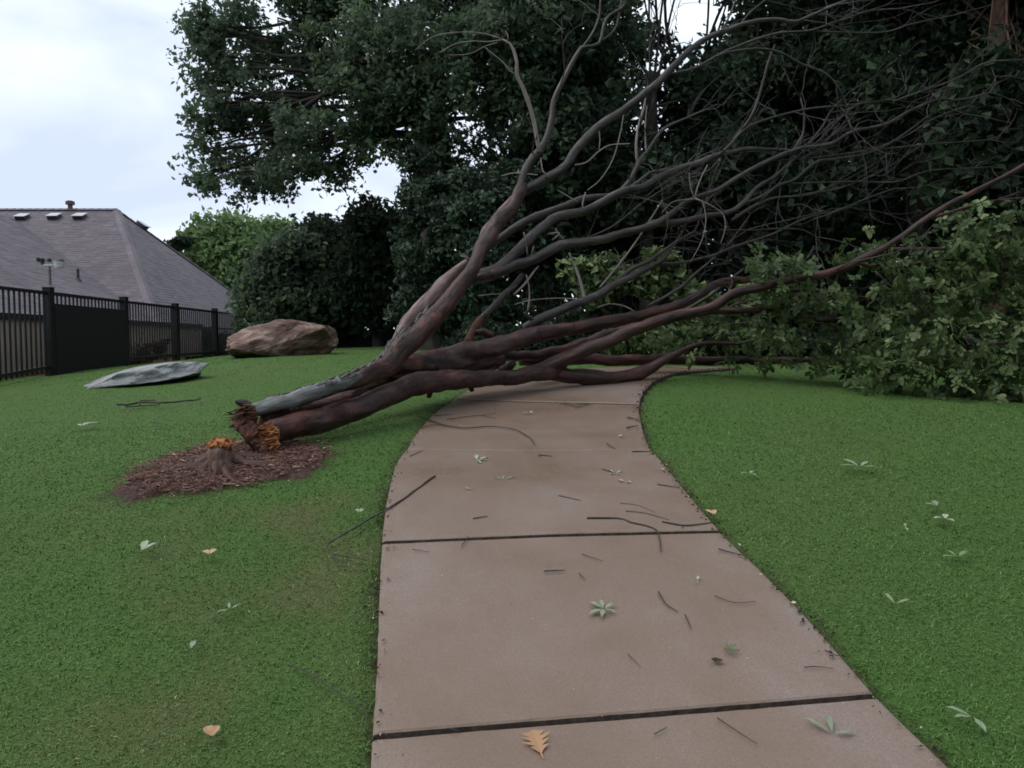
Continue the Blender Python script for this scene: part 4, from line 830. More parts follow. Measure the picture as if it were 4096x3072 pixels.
        p, r = tr(rows, D, D); tw.add(p, np.array(r)*.72, 6, .04, .05, .3, seed=len(tw.v))
    obj('pale_twigs', tw.mesh('pale_twigs'), M_TWIGP, root, kind='stuff')
    # fine twigs grown along every traced branch
    rg = np.random.default_rng(21); tw = TB()
    def whip(p, d, L, r, depth):
        d = d/np.linalg.norm(d); n = 5; pts = [p]; dd = d.copy(); bend = rg.normal(0, .16, 3)+np.array((.03, 0, .02))
        for i in range(n): dd = dd+bend*.5+rg.normal(0, .17, 3); dd /= np.linalg.norm(dd); pts.append(pts[-1]+dd*L/n)
        tw.add(pts, np.linspace(r, r*.35, n+1), 5 if depth == 0 else 4, .12, 0, .2, seed=int(rg.integers(1e6)))
        if depth < 2:
            for q in range(rg.integers(1, 4)):
                k = rg.integers(1, n); whip(pts[k], (pts[k]-pts[k-1])/L*n+rg.normal(0, .55, 3), L*rg.uniform(.35, .7), r*.62, depth+1)
    for p, r in SEG:
        c, rr = resample(p, r, .1); n = len(c)
        for i in range(2, n-1):
            if c[i][0] < .1 or rr[i] > .05: continue
            if rg.random() < .12+.18*(rr[i] < .02):
                d = c[i+1]-c[i-1]; d = d/np.linalg.norm(d)+rg.normal(0, .55, 3)*np.array((1, 1, .9)); whip(c[i], d, rg.uniform(.3, 1.0), min(rr[i]*.4, .007), 0 if rg.random() < .6 else 1)
        d = c[-1]-c[-3]; 
        for q in range(2): whip(c[-1], d/np.linalg.norm(d)+rg.normal(0, .25, 3), rg.uniform(.5, 1.2), rr[-1]*.8, 0)
    obj('twigs', tw.mesh('twigs'), M_TWIG, root, kind='stuff')
    # torn butt end
    def shards(c, ax, R, n, L, w, rg, spread=.35):
        mb = MB(); ax = np.asarray(ax, float); ax /= np.linalg.norm(ax); u = np.cross(ax, (0, 0, 1.0)); u /= np.linalg.norm(u); v = np.cross(ax, u)
        for k in range(n):
            t = rg.uniform(0, 6.28); q = R*math.sqrt(rg.random()); o = c+u*math.cos(t)*q+v*math.sin(t)*q; d = ax+rg.normal(0, spread, 3); d /= np.linalg.norm(d); s = np.cross(d, rg.normal(size=3)); s /= np.linalg.norm(s); s2 = np.cross(d, s)
            l = L*rg.uniform(.4, 1.3); ww = w*rg.uniform(.5, 1.5); b = o-ax*.03
            mb.add([b-s*ww-s2*ww*.4, b+s*ww-s2*ww*.4, b+s*ww+s2*ww*.4, b-s*ww+s2*ww*.4, o+d*l*.75-s*ww*.8, o+d*l*.75+s*ww*.7, o+d*l+s*ww*.3*rg.normal()], [[0, 1, 5, 4], [2, 3, 4, 5], [1, 2, 5], [3, 0, 4], [4, 5, 6]])
        return mb
    rs = np.random.default_rng(31)
    def lump(c, u, v, w, seed, amp=.3):
        V, Fs = ico(4); f = rock_noise(V, 5, seed)*.6+np.abs(rock_noise(V, 11, seed+1))*.9+rock_noise(V, 24, seed+2)*.35; Vn = V*(1+amp*f)[:, None]
        return c+Vn[:, :1]*np.asarray(u)+Vn[:, 1:2]*np.asarray(v)+Vn[:, 2:]*np.asarray(w), [list(q) for q in Fs]
    axis = P(1000, 1760, 4.52)-P(1250, 1690, 5.0)
    mb = shards(P(1072, 1735, 4.60), axis, .066, 130, .075, .005, rs, .3); s2 = shards(P(1082, 1775, 4.58), axis+np.array((0, 0, -.35)), .05, 70, .07, .005, rs, .35)
    an = axis/np.linalg.norm(axis); mb.add(*lump(P(1080, 1738, 4.63), an*.035, np.cross(an, (0, 0, 1))*.062, np.array((0, 0, .066)), 3)); mb.add(*lump(P(1078, 1795, 4.60), an*.03, np.cross(an, (0, 0, 1))*.045, np.array((0, 0, .05)), 9))
    mb.v += s2.v; mb.f += [[i+mb.n for i in f] for f in s2.f]; mb.n += s2.n
    obj('splintered_wood', mb.mesh('splintered_wood'), M_WOOD, root)
    mb = shards(P(985, 1665, 4.60), axis, .072, 140, .085, .005, rs, .3)
    mb.add(*lump(P(990, 1668, 4.62), an*.035, np.cross(an, (0, 0, 1))*.065, np.array((0, 0, .065)), 13, .35))
    p, r = tr([(975,1650,30),(990,1695,38),(1020,1745,36),(1050,1790,26),(1062,1822,12)], 4.60, 4.52); Vt, Ft, _ = tube(p, r, 16, .012, .45, .3, seed=5); mb.add(Vt, Ft)
    for q, (a, b) in enumerate([((1000,1690), (1050,1800)), ((965,1680), (1010,1760)), ((975,1650),(990,1740))]):
        a = P(*a, 4.58); b = P(*b, 4.55); mid = (a+b)/2+rs.normal(0, .01, 3); w = .035*rs.uniform(.7, 1.2); s = np.array((.9, .3, .1))*w; t = np.array((0, .02, 0))
        mb.add([a-s, a+s, mid+s, mid-s, b+s*.5, b-s*.5, a-s+t, a+s+t, mid+s+t, mid-s+t, b+s*.5+t, b-s*.5+t], [[0, 1, 2, 3], [3, 2, 4, 5], [7, 6, 9, 8], [8, 9, 11, 10], [0, 3, 9, 6], [3, 5, 11, 9], [1, 7, 8, 2], [2, 8, 10, 4]])
    obj('torn_wood', mb.mesh('torn_wood'), M_ROT, root)
    t = TB(); p, r = tr([(945,1600,9),(960,1608,16),(1000,1618,20),(1060,1612,12),(1100,1604,4)], 4.72, 4.85); t.add(p, r, 8, .02, .35, .5, seed=77); obj('bark_flap', t.mesh('bark_flap'), M_TWIG, root)
    # small stubs and loose bark along the trunk
    t = TB()
    for rows, D in [([(1565,1445,10),(1560,1415,6),(1555,1395,3)], 5.95), ([(1900,1330,14),(1935,1330,18),(1970,1345,14)], 6.75), ([(2000,1485,16),(2040,1462,19),(2055,1450,14)], 6.75), ([(1860,1030,8),(1885,1045,14),(1905,1060,10)], 6.75), ([(1905,1108,12),(1930,1105,16),(1950,1100,10)], 6.7), ([(1715,1590,10),(1720,1560,14),(1730,1530,18)], 6.15), ([(1890,1565,8),(1880,1540,14),(1870,1510,20)], 6.5)]:
        p, r = tr(rows, D, D); t.add(p, r, 9, .02, .2, .3, seed=len(t.v)+100)
    obj('branch_stubs', t.mesh('branch_stubs'), M_BARK, root)
    mb = MB(); rs = np.random.default_rng(8); c, rr = resample(*tr(T2[1:8], 4.66, 5.9), .05)
    for k in range(70):
        i = rs.integers(2, len(c)-2); d = c[i+1]-c[i]; d /= np.linalg.norm(d); n = np.array((-.3, -.35, 1))+rs.normal(0, .35, 3); n -= d*np.dot(n, d); n /= np.linalg.norm(n); s = np.cross(d, n); o = c[i]+n*rr[i]*1.05; l = rs.uniform(.015, .05); w = rs.uniform(.006, .014); lift = rs.uniform(0, .02)
        mb.add([o-d*l-s*w, o-d*l+s*w, o+d*l+s*w+n*lift, o+d*l-s*w+n*lift, o-d*l-s*w+n*.006, o-d*l+s*w+n*.006, o+d*l+s*w+n*(lift+.006), o+d*l-s*w+n*(lift+.006)], [[0, 1, 2, 3], [7, 6, 5, 4], [0, 4, 5, 1], [1, 5, 6, 2], [2, 6, 7, 3], [3, 7, 4, 0]])
    obj('loose_bark', mb.mesh('loose_bark'), M_BARKG, root, kind='stuff')
    # leaf sprays still green on the far branches
    blobs = [(1665,600,7.05,34),(1700,612,7.0,42),(1650,560,7.5,20),(1735,600,7.1,34),(1690,660,7.1,44),(1740,668,7.1,34),(1790,650,7.1,48),(1850,690,7.0,36),(1880,525,7.3,24),(1850,560,7.3,24),(1900,555,7.3,20),(1950,580,7.0,46),(2000,605,6.9,56),(2055,560,7.0,58),(2110,520,7.0,62),(2160,495,7.0,52),(2215,462,7.0,34),(2210,560,6.9,60),(2130,610,6.9,60),(2080,680,6.8,62),(2030,650,6.9,40),(1960,650,7.1,34),(1900,650,7.1,34),
             (2160,690,6.8,66),(2215,650,6.8,60),(1830,735,7.0,52),(1890,770,6.8,62),(1940,740,6.8,48),(1950,810,6.6,46),(1880,815,6.7,36),(2010,770,6.7,56),(2070,790,6.6,60),(2130,780,6.6,62),(2190,800,6.5,62),(2150,825,6.6,42),(2080,815,6.6,36),(1770,760,7.1,40),(1700,740,7.3,36),(1650,760,7.3,34),(1640,715,7.4,34),(1580,740,7.4,26),(1560,700,7.5,26),(2220,740,6.7,60),(2000,700,7.0,40),(2210,835,6.5,36),(1990,830,6.6,20),(1510,745,7.5,24),(1450,735,7.6,26),(2285,550,6.9,55),(2290,640,6.8,66),(2280,760,6.6,66),(2370,600,6.9,62),(2370,700,6.7,70),(2350,800,6.6,50),(2440,640,6.8,70),(2450,760,6.6,70),(2520,700,6.7,60)]
    rl = np.random.default_rng(41)
    for (x, y, D, R) in blobs:
        c = Pd(x, y, D); r = R*D/1640; nw = int(7+(R/30)**2*13)
        sub = c+rl.normal(size=(max(3, nw//5), 3))*r*np.array((.55, .8, .5)); cent = sub[rl.integers(0, len(sub), nw)]+rl.normal(size=(nw, 3))*np.array((.07, .07, .085)); zg = H(cent[:, 0], cent[:, 1])+.02; cent[:, 2] = np.maximum(cent[:, 2], zg)
        Vs = []; Ts = []; ti = []; nv = 0
        for q in cent:
            ax = rl.normal(size=3)+np.array((.5, -.5, .6)); ax /= np.linalg.norm(ax); u = np.cross(ax, (0, 0, 1.0)); u /= np.linalg.norm(u)+1e-6; v = np.cross(ax, u); k = rl.integers(5, 9); t0 = rl.uniform(0, 6.28); tb_ = rl.beta(1.6, 3.0)
            for j in range(k):
                t = t0+6.28*j/k+rl.normal(0, .2); d = u*math.cos(t)+v*math.sin(t)+ax*rl.uniform(.0, .6); d /= np.linalg.norm(d); L = rl.uniform(.036, .088); W = L*rl.uniform(.24, .34); s = np.cross(d, ax); s /= np.linalg.norm(s)+1e-6; n = np.cross(s, d); dr = -.16*L*np.array((0, 0, 1.0))
                b = q+d*.008; Vs += [b, b+d*L*.45+s*W+n*W*.3, b+d*L*.5+dr*.3, b+d*L*.45-s*W+n*W*.3, b+d*L*.78+s*W*.75+dr*.7, b+d*L*.78-s*W*.75+dr*.7, b+d*L+dr]
                Ts += [[nv, nv+1, nv+2], [nv, nv+2, nv+3], [nv+1, nv+4, nv+2], [nv+2, nv+5, nv+3], [nv+2, nv+4, nv+6], [nv+2, nv+6, nv+5]]; ti += [float(np.clip(tb_+rl.normal(0, .1), 0, 1))]*7; nv += 7
        obj('leaf_spray', mesh_np('leaf_spray', Vs, np.array(Ts), {'tint': ('FLOAT', ti)}, smooth=False), M_FRESH, root, kind='stuff')
build_fallen()

# ------------------------------------------------------------------ stump, mulch
def build_stump():
    c = G(885, 1880); root = empty('tree_stump', c, 'low snapped stump with splayed roots and a bright orange broken top', 'tree stump')
    t = TB(); M_ROOT = bark_mat('root_bark', [(.36, (.03, .015, .012)), (.5, (.085, .05, .041)), (.64, (.16, .10, .085))], ((.03, .017, .014), (.13, .08, .066)), rough=.7, spec=.2); t.add([c-(0, 0, .06), c+(0, 0, .06), c+(.005, .01, .105)], [.14, .10, .082], 14, .02, .25, 0, seed=3); obj('stump_base', t.mesh('stump_base'), M_ROOT, root)
    rs = np.random.default_rng(17)
    for k, (dx, dy, L, r) in enumerate([(-1, -.28, .46, .036), (-.75, .4, .46, .03), (.15, -1, .30, .034), (.6, -.75, .40, .03), (1, -.15, .52, .034), (.8, .5, .42, .032), (-.45, -.9, .34, .026), (0, 1, .3, .028), (-1, -.7, .45, .022)]):
        d = np.array((dx, dy, 0))/math.hypot(dx, dy); pts = []
        for s, z in ((.03, .06), (.12, .035), (L*.55, .016), (L, -.012)):
            q = c+d*s+np.array((rs.normal(0, .012), rs.normal(0, .012), 0)); q[2] = float(H(q[0], q[1]))+z+.006; pts.append(q)
        t = TB(); t.add(pts, [r*1.6, r*1.15, r*.8, r*.3], 8, .03, .2, .4, seed=50+k); obj('root', t.mesh('root'), M_ROOT, root)
    mb = MB(); top = c+np.array((.004, -.012, .16))
    V, Fs = ico(4); f = rock_noise(V, 5, 21)*.5+np.abs(rock_noise(V, 11, 22))*.8+rock_noise(V, 24, 23)*.3; mb.add(top+(0, 0, -.01)+V*(1+.32*f)[:, None]*np.array((.066, .058, .032)), [list(q) for q in Fs])
    for k in range(34):
        th = rs.uniform(0, 6.28); q = .070*math.sqrt(rs.random()); o = top+np.array((math.cos(th)*q, math.sin(th)*q, -.02)); d = np.array((rs.normal(0, .35), rs.normal(0, .35), 1)); d /= np.linalg.norm(d); s = np.cross(d, rs.normal(size=3)); s /= np.linalg.norm(s); s2 = np.cross(d, s); w = rs.uniform(.004, .012); l = rs.uniform(.02, .06)
        mb.add([o-s*w-s2*w*.5, o+s*w-s2*w*.5, o+s*w+s2*w*.5, o-s*w+s2*w*.5, o+d*l-s*w*.8-s2*w*.2, o+d*l+s*w*.6, o+d*l*1.15+s2*w*.4], [[0, 1, 5, 4], [1, 2, 5], [2, 3, 6, 5], [3, 0, 4, 6], [4, 5, 6]])
    obj('splintered_wood', mb.mesh('splintered_wood'), M_WOOD, root)
    # bare mulch ring
    rr = np.linspace(0, 1.0, 22); th = np.linspace(0, 2*np.pi, 72, endpoint=False); V = []
    for r in rr:
        for t in th:
            f = r/(1+.13*math.sin(3*t+1)+.09*math.sin(7*t)+.07*math.sin(13*t+2)); p = _mc+_mu*(math.cos(t)*f*_ml)+_mn*(math.sin(t)*f*.47); V.append((p[0], p[1], 0))
    V = np.array(V); R = np.repeat(rr, 72); V[:, 2] = H(V[:, 0], V[:, 1])+.012+.03*(1-R**2)+rs.normal(0, .006, len(V))*(R < .98)-.02*(R > .97)
    Q = [[i*72+j, i*72+(j+1) % 72, (i+1)*72+(j+1) % 72, (i+1)*72+j] for i in range(21) for j in range(72)]
    soil = simple('dark_mulch_soil', (.024, .010, .008), (.095, .045, .034), 30, .85, .9, .02)
    o = obj('mulch_ground', mesh_np('mulch_ground', V, Q), soil); tag(o, 'bare dark soil ring round the snapped stump', 'mulch bed', kind='structure')
    n = 5200; t = rs.uniform(0, 6.28, n); f = np.sqrt(rs.random(n))*1.04+np.abs(rs.normal(0, .13, n))*(rs.random(n) < .35); x = _mc[0]+_mu[0]*np.cos(t)*f*_ml+_mn[0]*np.sin(t)*f*.47; y = _mc[1]+_mu[1]*np.cos(t)*f*_ml+_mn[1]*np.sin(t)*f*.47
    k = mulch_r(x, y) < 1.45; x, y = x[k], y[k]; n = len(x); z = H(x, y)+.022+.03*np.clip(1-mulch_r(x, y)**2, 0, 1)+rs.uniform(-.006, .012, n)
    a = rs.normal(.35, .9, n); L = rs.uniform(.008, .045, n)*rs.choice([.6, 1, 1.8], n, p=[.5, .35, .15]); w = rs.uniform(.002, .007, n); d = np.stack([np.cos(a), np.sin(a), rs.normal(0, .15, n)], 1); s = np.stack([-np.sin(a), np.cos(a), rs.normal(0, .4, n)], 1); c_ = np.stack([x, y, z], 1); up = np.array((0, 0, .004))
    V = np.stack([c_-d*L[:, None]/2-s*w[:, None]/2, c_-d*L[:, None]/2+s*w[:, None]/2, c_+d*L[:, None]/2+s*w[:, None]/2, c_+d*L[:, None]/2-s*w[:, None]/2, c_+up], 1).reshape(-1, 3); i = np.arange(n)[:, None]*5
    T = np.concatenate([i+[0, 1, 4], i+[1, 2, 4], i+[2, 3, 4], i+[3, 0, 4]])
    ti = np.clip(rs.beta(2, 5, n), 0, 1); ti[rs.random(n) < .02] = 1
    o = obj('mulch', mesh_np('mulch', V, T, {'tint': ('FLOAT', np.repeat(ti, 5))}, smooth=False), leaf_mat('mulch_chips', (.06, .025, .017), (.22, .105, .075), (.55, .40, .30), .65, .4)); tag(o, 'loose brown bark mulch and litter round the snapped stump', 'mulch', kind='stuff')
build_stump()

# ------------------------------------------------------------------ litter on path and lawn
def build_litter():
    def stick(rows, label, r=.005, mat=M_TWIG, side=None, lift=.03, name='fallen_twig', group='twigs blown onto the path and lawn', cat='twig'):
        pts = []; r = r*.62
        for x, y in rows:
            p = G(x, y); p[2] += lift+r*.6; pts.append(p)
        t = TB(); n = len(pts); t.add(pts, np.linspace(r, r*.55, n), 6, .02, .25, .5, seed=int(rows[0][0]))
        for s in (side or []):
            q = []
            for x, y in s:
                p = G(x, y); p[2] += lift+r*.5; q.append(p)
            t.add(q, np.linspace(r*.7, r*.4, len(q)), 5, .02, .25, .4, seed=int(s[0][0]))
        o = obj(name, t.mesh(name), mat); tag(o, label, cat, group); return o
    S = stick
    S([(1740,1927),(1595,2035),(1494,2093),(1400,2151),(1313,2205),(1330,2243),(1380,2300)], 'long dark stick lying over the left path edge, half on the grass', .0085, side=[[(1335,2246),(1454,2268)]])
    S([(1668,1677),(1762,1713),(1863,1730),(1950,1724),(2051,1735),(2116,1768),(2138,1797)], 'long curved twig on the third slab, starting at the left path edge', .0085, side=[[(1682,1731),(1725,1719),(1790,1718)]])
    S([(1736,1681),(1812,1674)], 'short straight twig poking in at the left edge, above the long curved twig', .008)
    S([(1787,1694),(1863,1684),(1935,1677),(1979,1670)], 'knobbly thin twig just above the long curved twig', .006, side=[[(1925,1678),(1985,1690)]])
    S([(2239,1627),(2297,1636),(2376,1630)], 'forked twig on the slab joint nearest the fallen trunk', .008, side=[[(2297,1648),(2370,1632)]])
    S([(2348,2099),(2478,2100),(2521,2115),(2615,2140),(2637,2180),(2643,2234)], 'bent hook shaped twig crossing the middle joint on the right', .0075)
    S([(2648,2113),(2731,2128),(2789,2124),(2858,2115)], 'sagging twig with knots beside the right path edge, above the joint', .0065, side=[[(2731,2128),(2729,2140)]])
    S([(2503,2069),(2586,2079),(2673,2104)], 'thin brown twig just above the hook shaped twig', .0035)
    S([(2874,2225),(2977,2252)], 'short straight twig at the right path edge below the middle joint', .0055)
    S([(2235,2006),(2322,2026)], 'faint straight twig in the middle of the second slab', .004)
    S([(2409,1899),(2456,1911)], 'short dark twig right of centre on the second slab', .0055)
    S([(1892,2100),(1950,2091)], 'short twig left of centre just above the middle joint', .005)
    S([(2156,1840),(2210,1846)], 'short knotted twig right under the third joint', .006, side=[[(2156,1840),(2158,1850)]])
    S([(2510,1688),(2552,1697)], 'dark stub of twig at the right path edge, upper of a pair', .010)
    S([(2507,1730),(2552,1722)], 'dark stub of twig at the right path edge, lower of a pair', .010)
    S([(2528,1827),(2608,1827)], 'straight twig lying along the third joint at the right edge', .007)
    S([(2427,1793),(2460,1817)], 'small twig crossing the third joint near the right edge', .006)
    S([(2176,2315),(2258,2312)], 'short thick twig lying level in the middle of the large slab', .0055)
    S([(2634,2400),(2663,2447),(2710,2480)], 'curved twig with a pale tip, right of the star shaped leaf', .0055)
    S([(2740,2491),(2763,2549)], 'short twig below the pale tipped curved twig', .0045)
    S([(2316,2323),(2340,2347)], 'tiny twig just right of the level thick twig', .004)
    S([(2869,2911),(2946,2964),(3028,3017)], 'thin straight twig near the bottom edge of the photo', .003)
    S([(2616,2978),(2669,2949)], 'small slanted twig on the nearest slab', .003)
    S([(2857,2414),(2934,2441),(3022,2438)], 'thin pale twig on the right half of the large slab', .003)
    S([(3216,2705),(3270,2703),(3333,2711)], 'thin arched twig near the right path edge', .003)
    S([(3298,2637),(3340,2656),(3386,2664)], 'short twig touching the right path edge above the nearest joint', .0035)
    S([(2510,2650),(2563,2705)], 'faint twig in the middle of the large slab', .0025)
    S([(2328,2245),(2411,2273)], 'faint straight twig just above the level thick twig', .003)
    S([(1793,2954),(1841,2966)], 'little twig under the nearest joint on the left', .003)
    S([(1850,2205),(1868,2185),(1872,2170)], 'small crooked twig just below the middle joint', .004, side=[[(1850,2205),(1846,2220)]])
    S([(1650,2225),(1720,2237)], 'faint twig at the left below the middle joint', .003)
    S([(1640,1845),(1690,1822)], 'thin curved twig on the second slab near the left edge', .004)
    S([(2480,2037),(2550,2045),(2620,2075)], 'hair thin curved twig above the brown twig', .0025)
    S([(2630,1960),(2720,1975)], 'twig tip poking over the right edge of the second slab', .005)
    S([(1150,2690),(1240,2720),(1320,2780),(1440,2860),(1470,2910)], 'long thin stem lying in the lawn left of the large slab', .004, lift=.025)
    # dead branch on the left lawn
    S([(470,1642),(520,1640),(570,1632),(640,1634),(720,1630),(790,1622),(803,1612)], 'dark dead branch lying in the lawn left of the broken trunk end', .018, M_TRUNK, [[(560,1642),(565,1625),(620,1623)], [(505,1650),(560,1648),(640,1642)]], .05, 'dead_branch', None, 'branch')
    S([(600,1705),(640,1708),(690,1722)], 'small grey twig in the grass below the dead branch', .007, lift=.03)
    # leaves
    def leaf(c, pieces, mat, label, name='fallen_leaf', cat='leaf', L=.06, wid=.28, start=0, span=6.28, lift=.032, tint=.7, seed=0, group='leaves blown onto the path and lawn'):
        rg = np.random.default_rng(seed+int(c[0])); p = G(*c); p[2] += lift; Vs = []; Ts = []; nv = 0
        for j in range(pieces):
            t = start+span*(j+.5)/pieces+rg.normal(0, .12); d = np.array((math.cos(t), math.sin(t), rg.uniform(.0, .08))); s = np.array((-math.sin(t), math.cos(t), 0)); l = L*rg.uniform(.75, 1.15); w = l*wid
            e = p+d*l; sl = float(H(e[0], e[1])-H(p[0], p[1])); up = np.array((0, 0, 1.0))
            Vs += [p+d*.004, p+d*l*.45+s*w*.5+up*(sl*.45+w*.22), p+d*l*.5+up*(sl*.5+.004), p+d*l*.45-s*w*.5+up*(sl*.45+w*.22), p+d*l*.75+s*w*.42+up*(sl*.75+.006), p+d*l*.75-s*w*.42+up*(sl*.75+.006), e+up*(sl-.25*l*d[2]*.5)]
            Ts += [[nv, nv+1, nv+2], [nv, nv+2, nv+3], [nv+1, nv+4, nv+2], [nv+2, nv+5, nv+3], [nv+2, nv+4, nv+6], [nv+2, nv+6, nv+5]]; nv += 7
        o = obj(name, mesh_np(name, Vs, np.array(Ts), {'tint': ('FLOAT', [tint]*len(Vs))}, smooth=False), mat); tag(o, label, cat, group)
    pale = leaf_mat('pale_leaf_underside', (.14, .19, .11), (.24, .30, .19), (.42, .46, .36), .55, .3)
    green = leaf_mat('fallen_green_leaf', (.05, .085, .03), (.10, .15, .06), (.18, .24, .10), .5, .3)
    tan = leaf_mat('dry_tan_leaf', (.18, .095, .045), (.32, .18, .09), (.46, .30, .18), .6, .3)
    brn = leaf_mat('dark_brown_leaf', (.02, .012, .01), (.04, .024, .02), (.09, .055, .04), .6, .3)
    leaf((2414,2468), 6, pale, 'star shaped pale green leaf rosette in the middle of the large slab', L=.062, wid=.30, tint=.45)
    leaf((2922,2635), 7, green, 'small dark green leaf rosette near the nearest joint on the right', L=.036, wid=.26, tint=.6)
    leaf((2869,2690), 2, brn, 'curled dark brown leaf scrap just left of the small green rosette', L=.03, wid=.9, start=.6, span=2, tint=.5)
    leaf((3330,2975), 3, pale, 'split pale leaf on the nearest slab at the right', L=.085, wid=.2, start=-.6, span=3.8, tint=.3)
    leaf((1906,1862), 4, pale, 'pale leaf sprig left of centre on the second slab', L=.09, wid=.24, start=-1.4, span=3.4, tint=.75)
    leaf((2015,1940), 3, pale, 'thin pale leaf sprig in the middle of the second slab', L=.07, wid=.14, start=0, span=3.4, tint=.6)
    leaf((2463,1915), 4, pale, 'small pale sprig at the tip of the short dark twig', L=.05, wid=.24, tint=.7)
    leaf((2500,1950), 2, pale, 'crumpled pale leaf right of centre on the second slab', L=.04, wid=.5, start=1, tint=.9)
    leaf((1892,1981), 1, pale, 'narrow pale leaf left of centre on the second slab', L=.06, wid=.22, start=2.4, span=1, tint=.8)
    leaf((2790,2352), 2, pale, 'small pale leaf lying flat at the right of the large slab', L=.03, wid=.35, start=-.3, span=6.28, tint=.8)
    leaf((3439,1900), 4, pale, 'large pale green leaf sprig lying on the right lawn', L=.13, wid=.24, start=-.9, span=4.4, tint=.5, lift=.05)
    leaf((3780,2112), 3, pale, 'small bright leaf on the right lawn', L=.05, wid=.5, tint=.8, lift=.045)
    leaf((3750,2060), 2, pale, 'folded leaf standing up beside the small bright leaf on the right lawn', L=.06, wid=.5, start=1, span=2, tint=.3, lift=.045)
    leaf((3621,2146), 2, pale, 'narrow pale leaf lying level on the right lawn', L=.05, wid=.3, start=-.2, span=6.28, tint=.4, lift=.045)
    leaf((3831,2268), 3, green, 'dull green leaf sprig on the right lawn, lower down', L=.07, wid=.26, start=0, span=4, tint=.9, lift=.045)
    leaf((3580,2460), 2, pale, 'pale narrow leaf in the right lawn level with the star shaped leaf', L=.07, wid=.24, start=-.3, span=2.6, tint=.25, lift=.045)
    leaf((2999,1926), 3, pale, 'small pale leaf in the grass close to the right path edge', L=.05, wid=.4, tint=.5, lift=.045)
    leaf((3890,2925), 3, pale, 'pale leaf at the bottom right corner of the lawn', L=.07, wid=.3, start=2, span=3, tint=.3, lift=.045)
    leaf((2858,2095), 2, tan, 'pale upright leaf scrap at the right path edge', L=.06, wid=.4, start=1, span=1.5, tint=1, lift=.045)
    leaf((326,1728), 3, pale, 'pale green leaf on the left lawn left of the stump', L=.12, wid=.4, start=.2, span=2.6, tint=.7, lift=.05)
    leaf((566,2247), 2, pale, 'pale folded leaf on the left lawn below the mulch', L=.09, wid=.35, start=.8, span=1.4, tint=.7, lift=.05)
    leaf((839,2263), 2, tan, 'cream leaf scrap on the strawy patch of lawn', L=.05, wid=.6, start=.5, span=3, tint=1, lift=.05)
    leaf((1440,2090), 2, pale, 'pale leaf in the grass beside the long dark stick', L=.05, wid=.5, start=.8, span=2, tint=.6, lift=.05)
    leaf((919,2483), 3, pale, 'spiky pale leaf sprig in the middle of the left lawn', L=.045, wid=.24, start=-.4, span=5, tint=.6, lift=.045)
    leaf((763,2653), 1, pale, 'single narrow blue green leaf in the near left lawn', L=.05, wid=.45, start=1.2, span=1, tint=.4, lift=.05)
    leaf((850,3015), 2, tan, 'curled tan leaf at the bottom edge of the left lawn', L=.05, wid=.6, start=1.0, span=1.6, tint=.75, lift=.05)
    leaf((2470,1765), 1, pale, 'pale leaf scrap on the upper path near the right edge', L=.06, wid=.3, start=0, span=1, tint=.9)
    leaf((2120,1668), 3, pale, 'white leaf scrap in the middle of the upper path', L=.05, wid=.4, tint=.9)
    # lobed oak leaf at the bottom edge
    p = G(2164, 3050); ax = np.array((-.25, .97)); sd = np.array((.97, .25)); prof = [(-.25, .0015), (0, .003), (.10, .012), (.20, .030), (.27, .010), (.38, .046), (.47, .013), (.60, .050), (.68, .016), (.80, .034), (.86, .018), (1, .003)]
    V = []; rg = np.random.default_rng(6)
    for t, w in prof:
        for q in (-1, 0, 1):
            xy = p[:2]+ax*t*.085+sd*w*q*rg.uniform(.8, 1.15)+ax*abs(q)*w*.25; V.append((xy[0], xy[1], float(H(xy[0], xy[1]))+.028+.16*w*abs(q)+.012*max(0, t-.7)))
    Fs = [[i*3+c, i*3+c+1, i*3+c+4, i*3+c+3] for i in range(len(prof)-1) for c in (0, 1)]
    o = obj('oak_leaf', mesh_np('oak_leaf', V, Fs, {'tint': ('FLOAT', [.7]*len(V))}, smooth=False), tan); tag(o, 'orange tan lobed oak leaf on the nearest slab at the bottom edge', 'leaf', 'leaves blown onto the path and lawn')
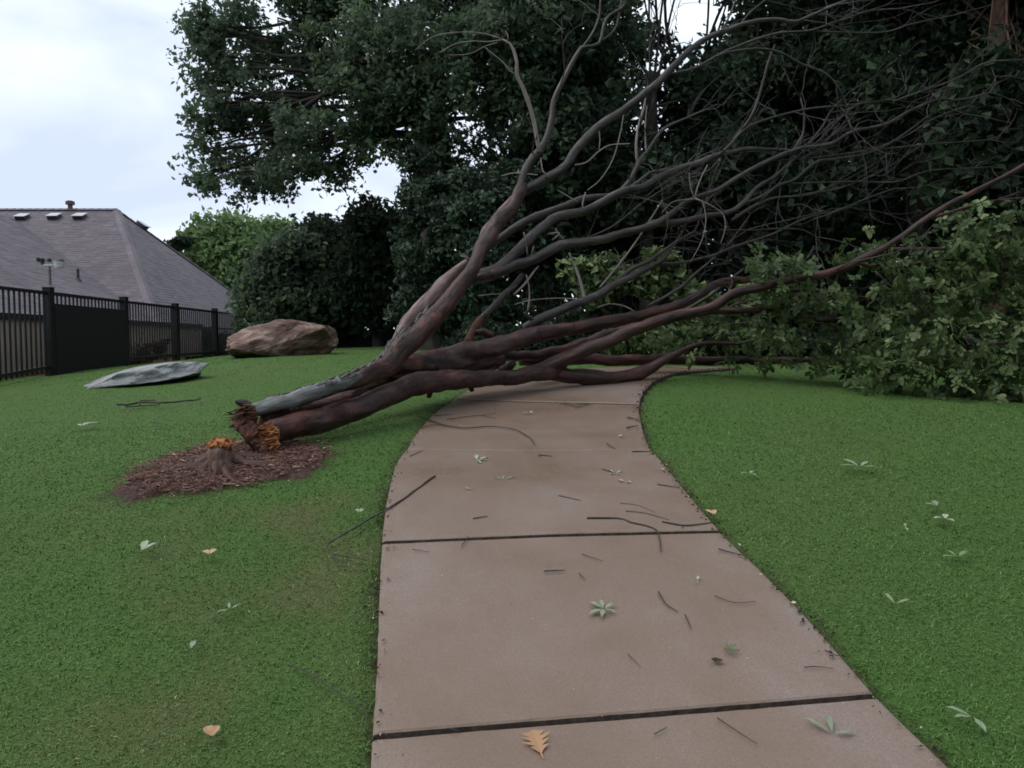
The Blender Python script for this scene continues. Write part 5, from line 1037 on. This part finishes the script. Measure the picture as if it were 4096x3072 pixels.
    # small crumbs on the concrete and dark bits along its edges
    rg = np.random.default_rng(12); y = np.exp(rg.uniform(np.log(1.9), np.log(7.5), 2600)); x = rg.uniform(-1.2, 2.2, 2600); k = in_poly(x, y, PATH_POLY) & (rg.random(2600) < .45); x, y = x[k], y[k]; n = len(x)
    eL = np.concatenate([ER[:, :2], ER[:, :2], EL[:, :2], ER[:, :2]]); q = eL[rg.integers(0, len(eL), 1500)]+rg.normal(0, .022, (1500, 2)); x = np.concatenate([x, q[:, 0]]); y = np.concatenate([y, q[:, 1]]); ti = np.concatenate([rg.choice([.05, .2, .9, 1.0], n, p=[.22, .13, .3, .35]), rg.choice([0, .1, .25, 1], 1500, p=[.5, .3, .17, .03])])
    z = H(x, y)+.030; c = np.stack([x, y, z], 1); s = np.concatenate([rg.uniform(.002, .006, n), rg.uniform(.006, .018, 1500)])
    V, T, tt = leaf_cloud(c, s, .6, 2.0, rg, None, ti)
    o = obj('litter', mesh_np('litter', V, T, {'tint': ('FLOAT', tt)}, smooth=False), leaf_mat('litter_crumbs', (.012, .008, .007), (.10, .065, .045), (.60, .52, .42), .7, .3)); tag(o, 'tiny leaf crumbs and dirt scattered on the concrete and along its edges', 'litter', kind='stuff')
build_litter()

# ------------------------------------------------------------------ distant shed glimpsed through the branches
def build_shed():
    D = 27; slate = simple('shed_slate', (.035, .037, .045), (.06, .063, .075), 6, .7, .3); wall = simple('shed_wall', (.06, .05, .045), (.10, .085, .075), 6, .8, .3)
    c = Pd(1070, 735, D); z0 = float(H(c[0], c[1])); root = empty('garden_shed', (c[0], c[1], z0), 'small dark hipped roof far off beyond the fallen trunk', 'shed')
    e = Pd(1070, 716, D)[2]; t = Pd(1070, 681, D)[2]; mb = MB(); mb.box((c[0], c[1], (z0+e)/2), 1.7, 1.6, e-z0); obj('wall', mb.mesh('wall'), wall, root)
    x, y = c[0], c[1]; mb = MB(); mb.add([(x-1, y-1, e), (x+1, y-1, e), (x+1, y+1, e), (x-1, y+1, e), (x-.3, y, t), (x+.2, y, t)], [[3, 2, 1, 0], [0, 1, 5, 4], [1, 2, 5], [2, 3, 4, 5], [3, 0, 4]]); obj('roof', mb.mesh('roof'), slate, root)
build_shed()
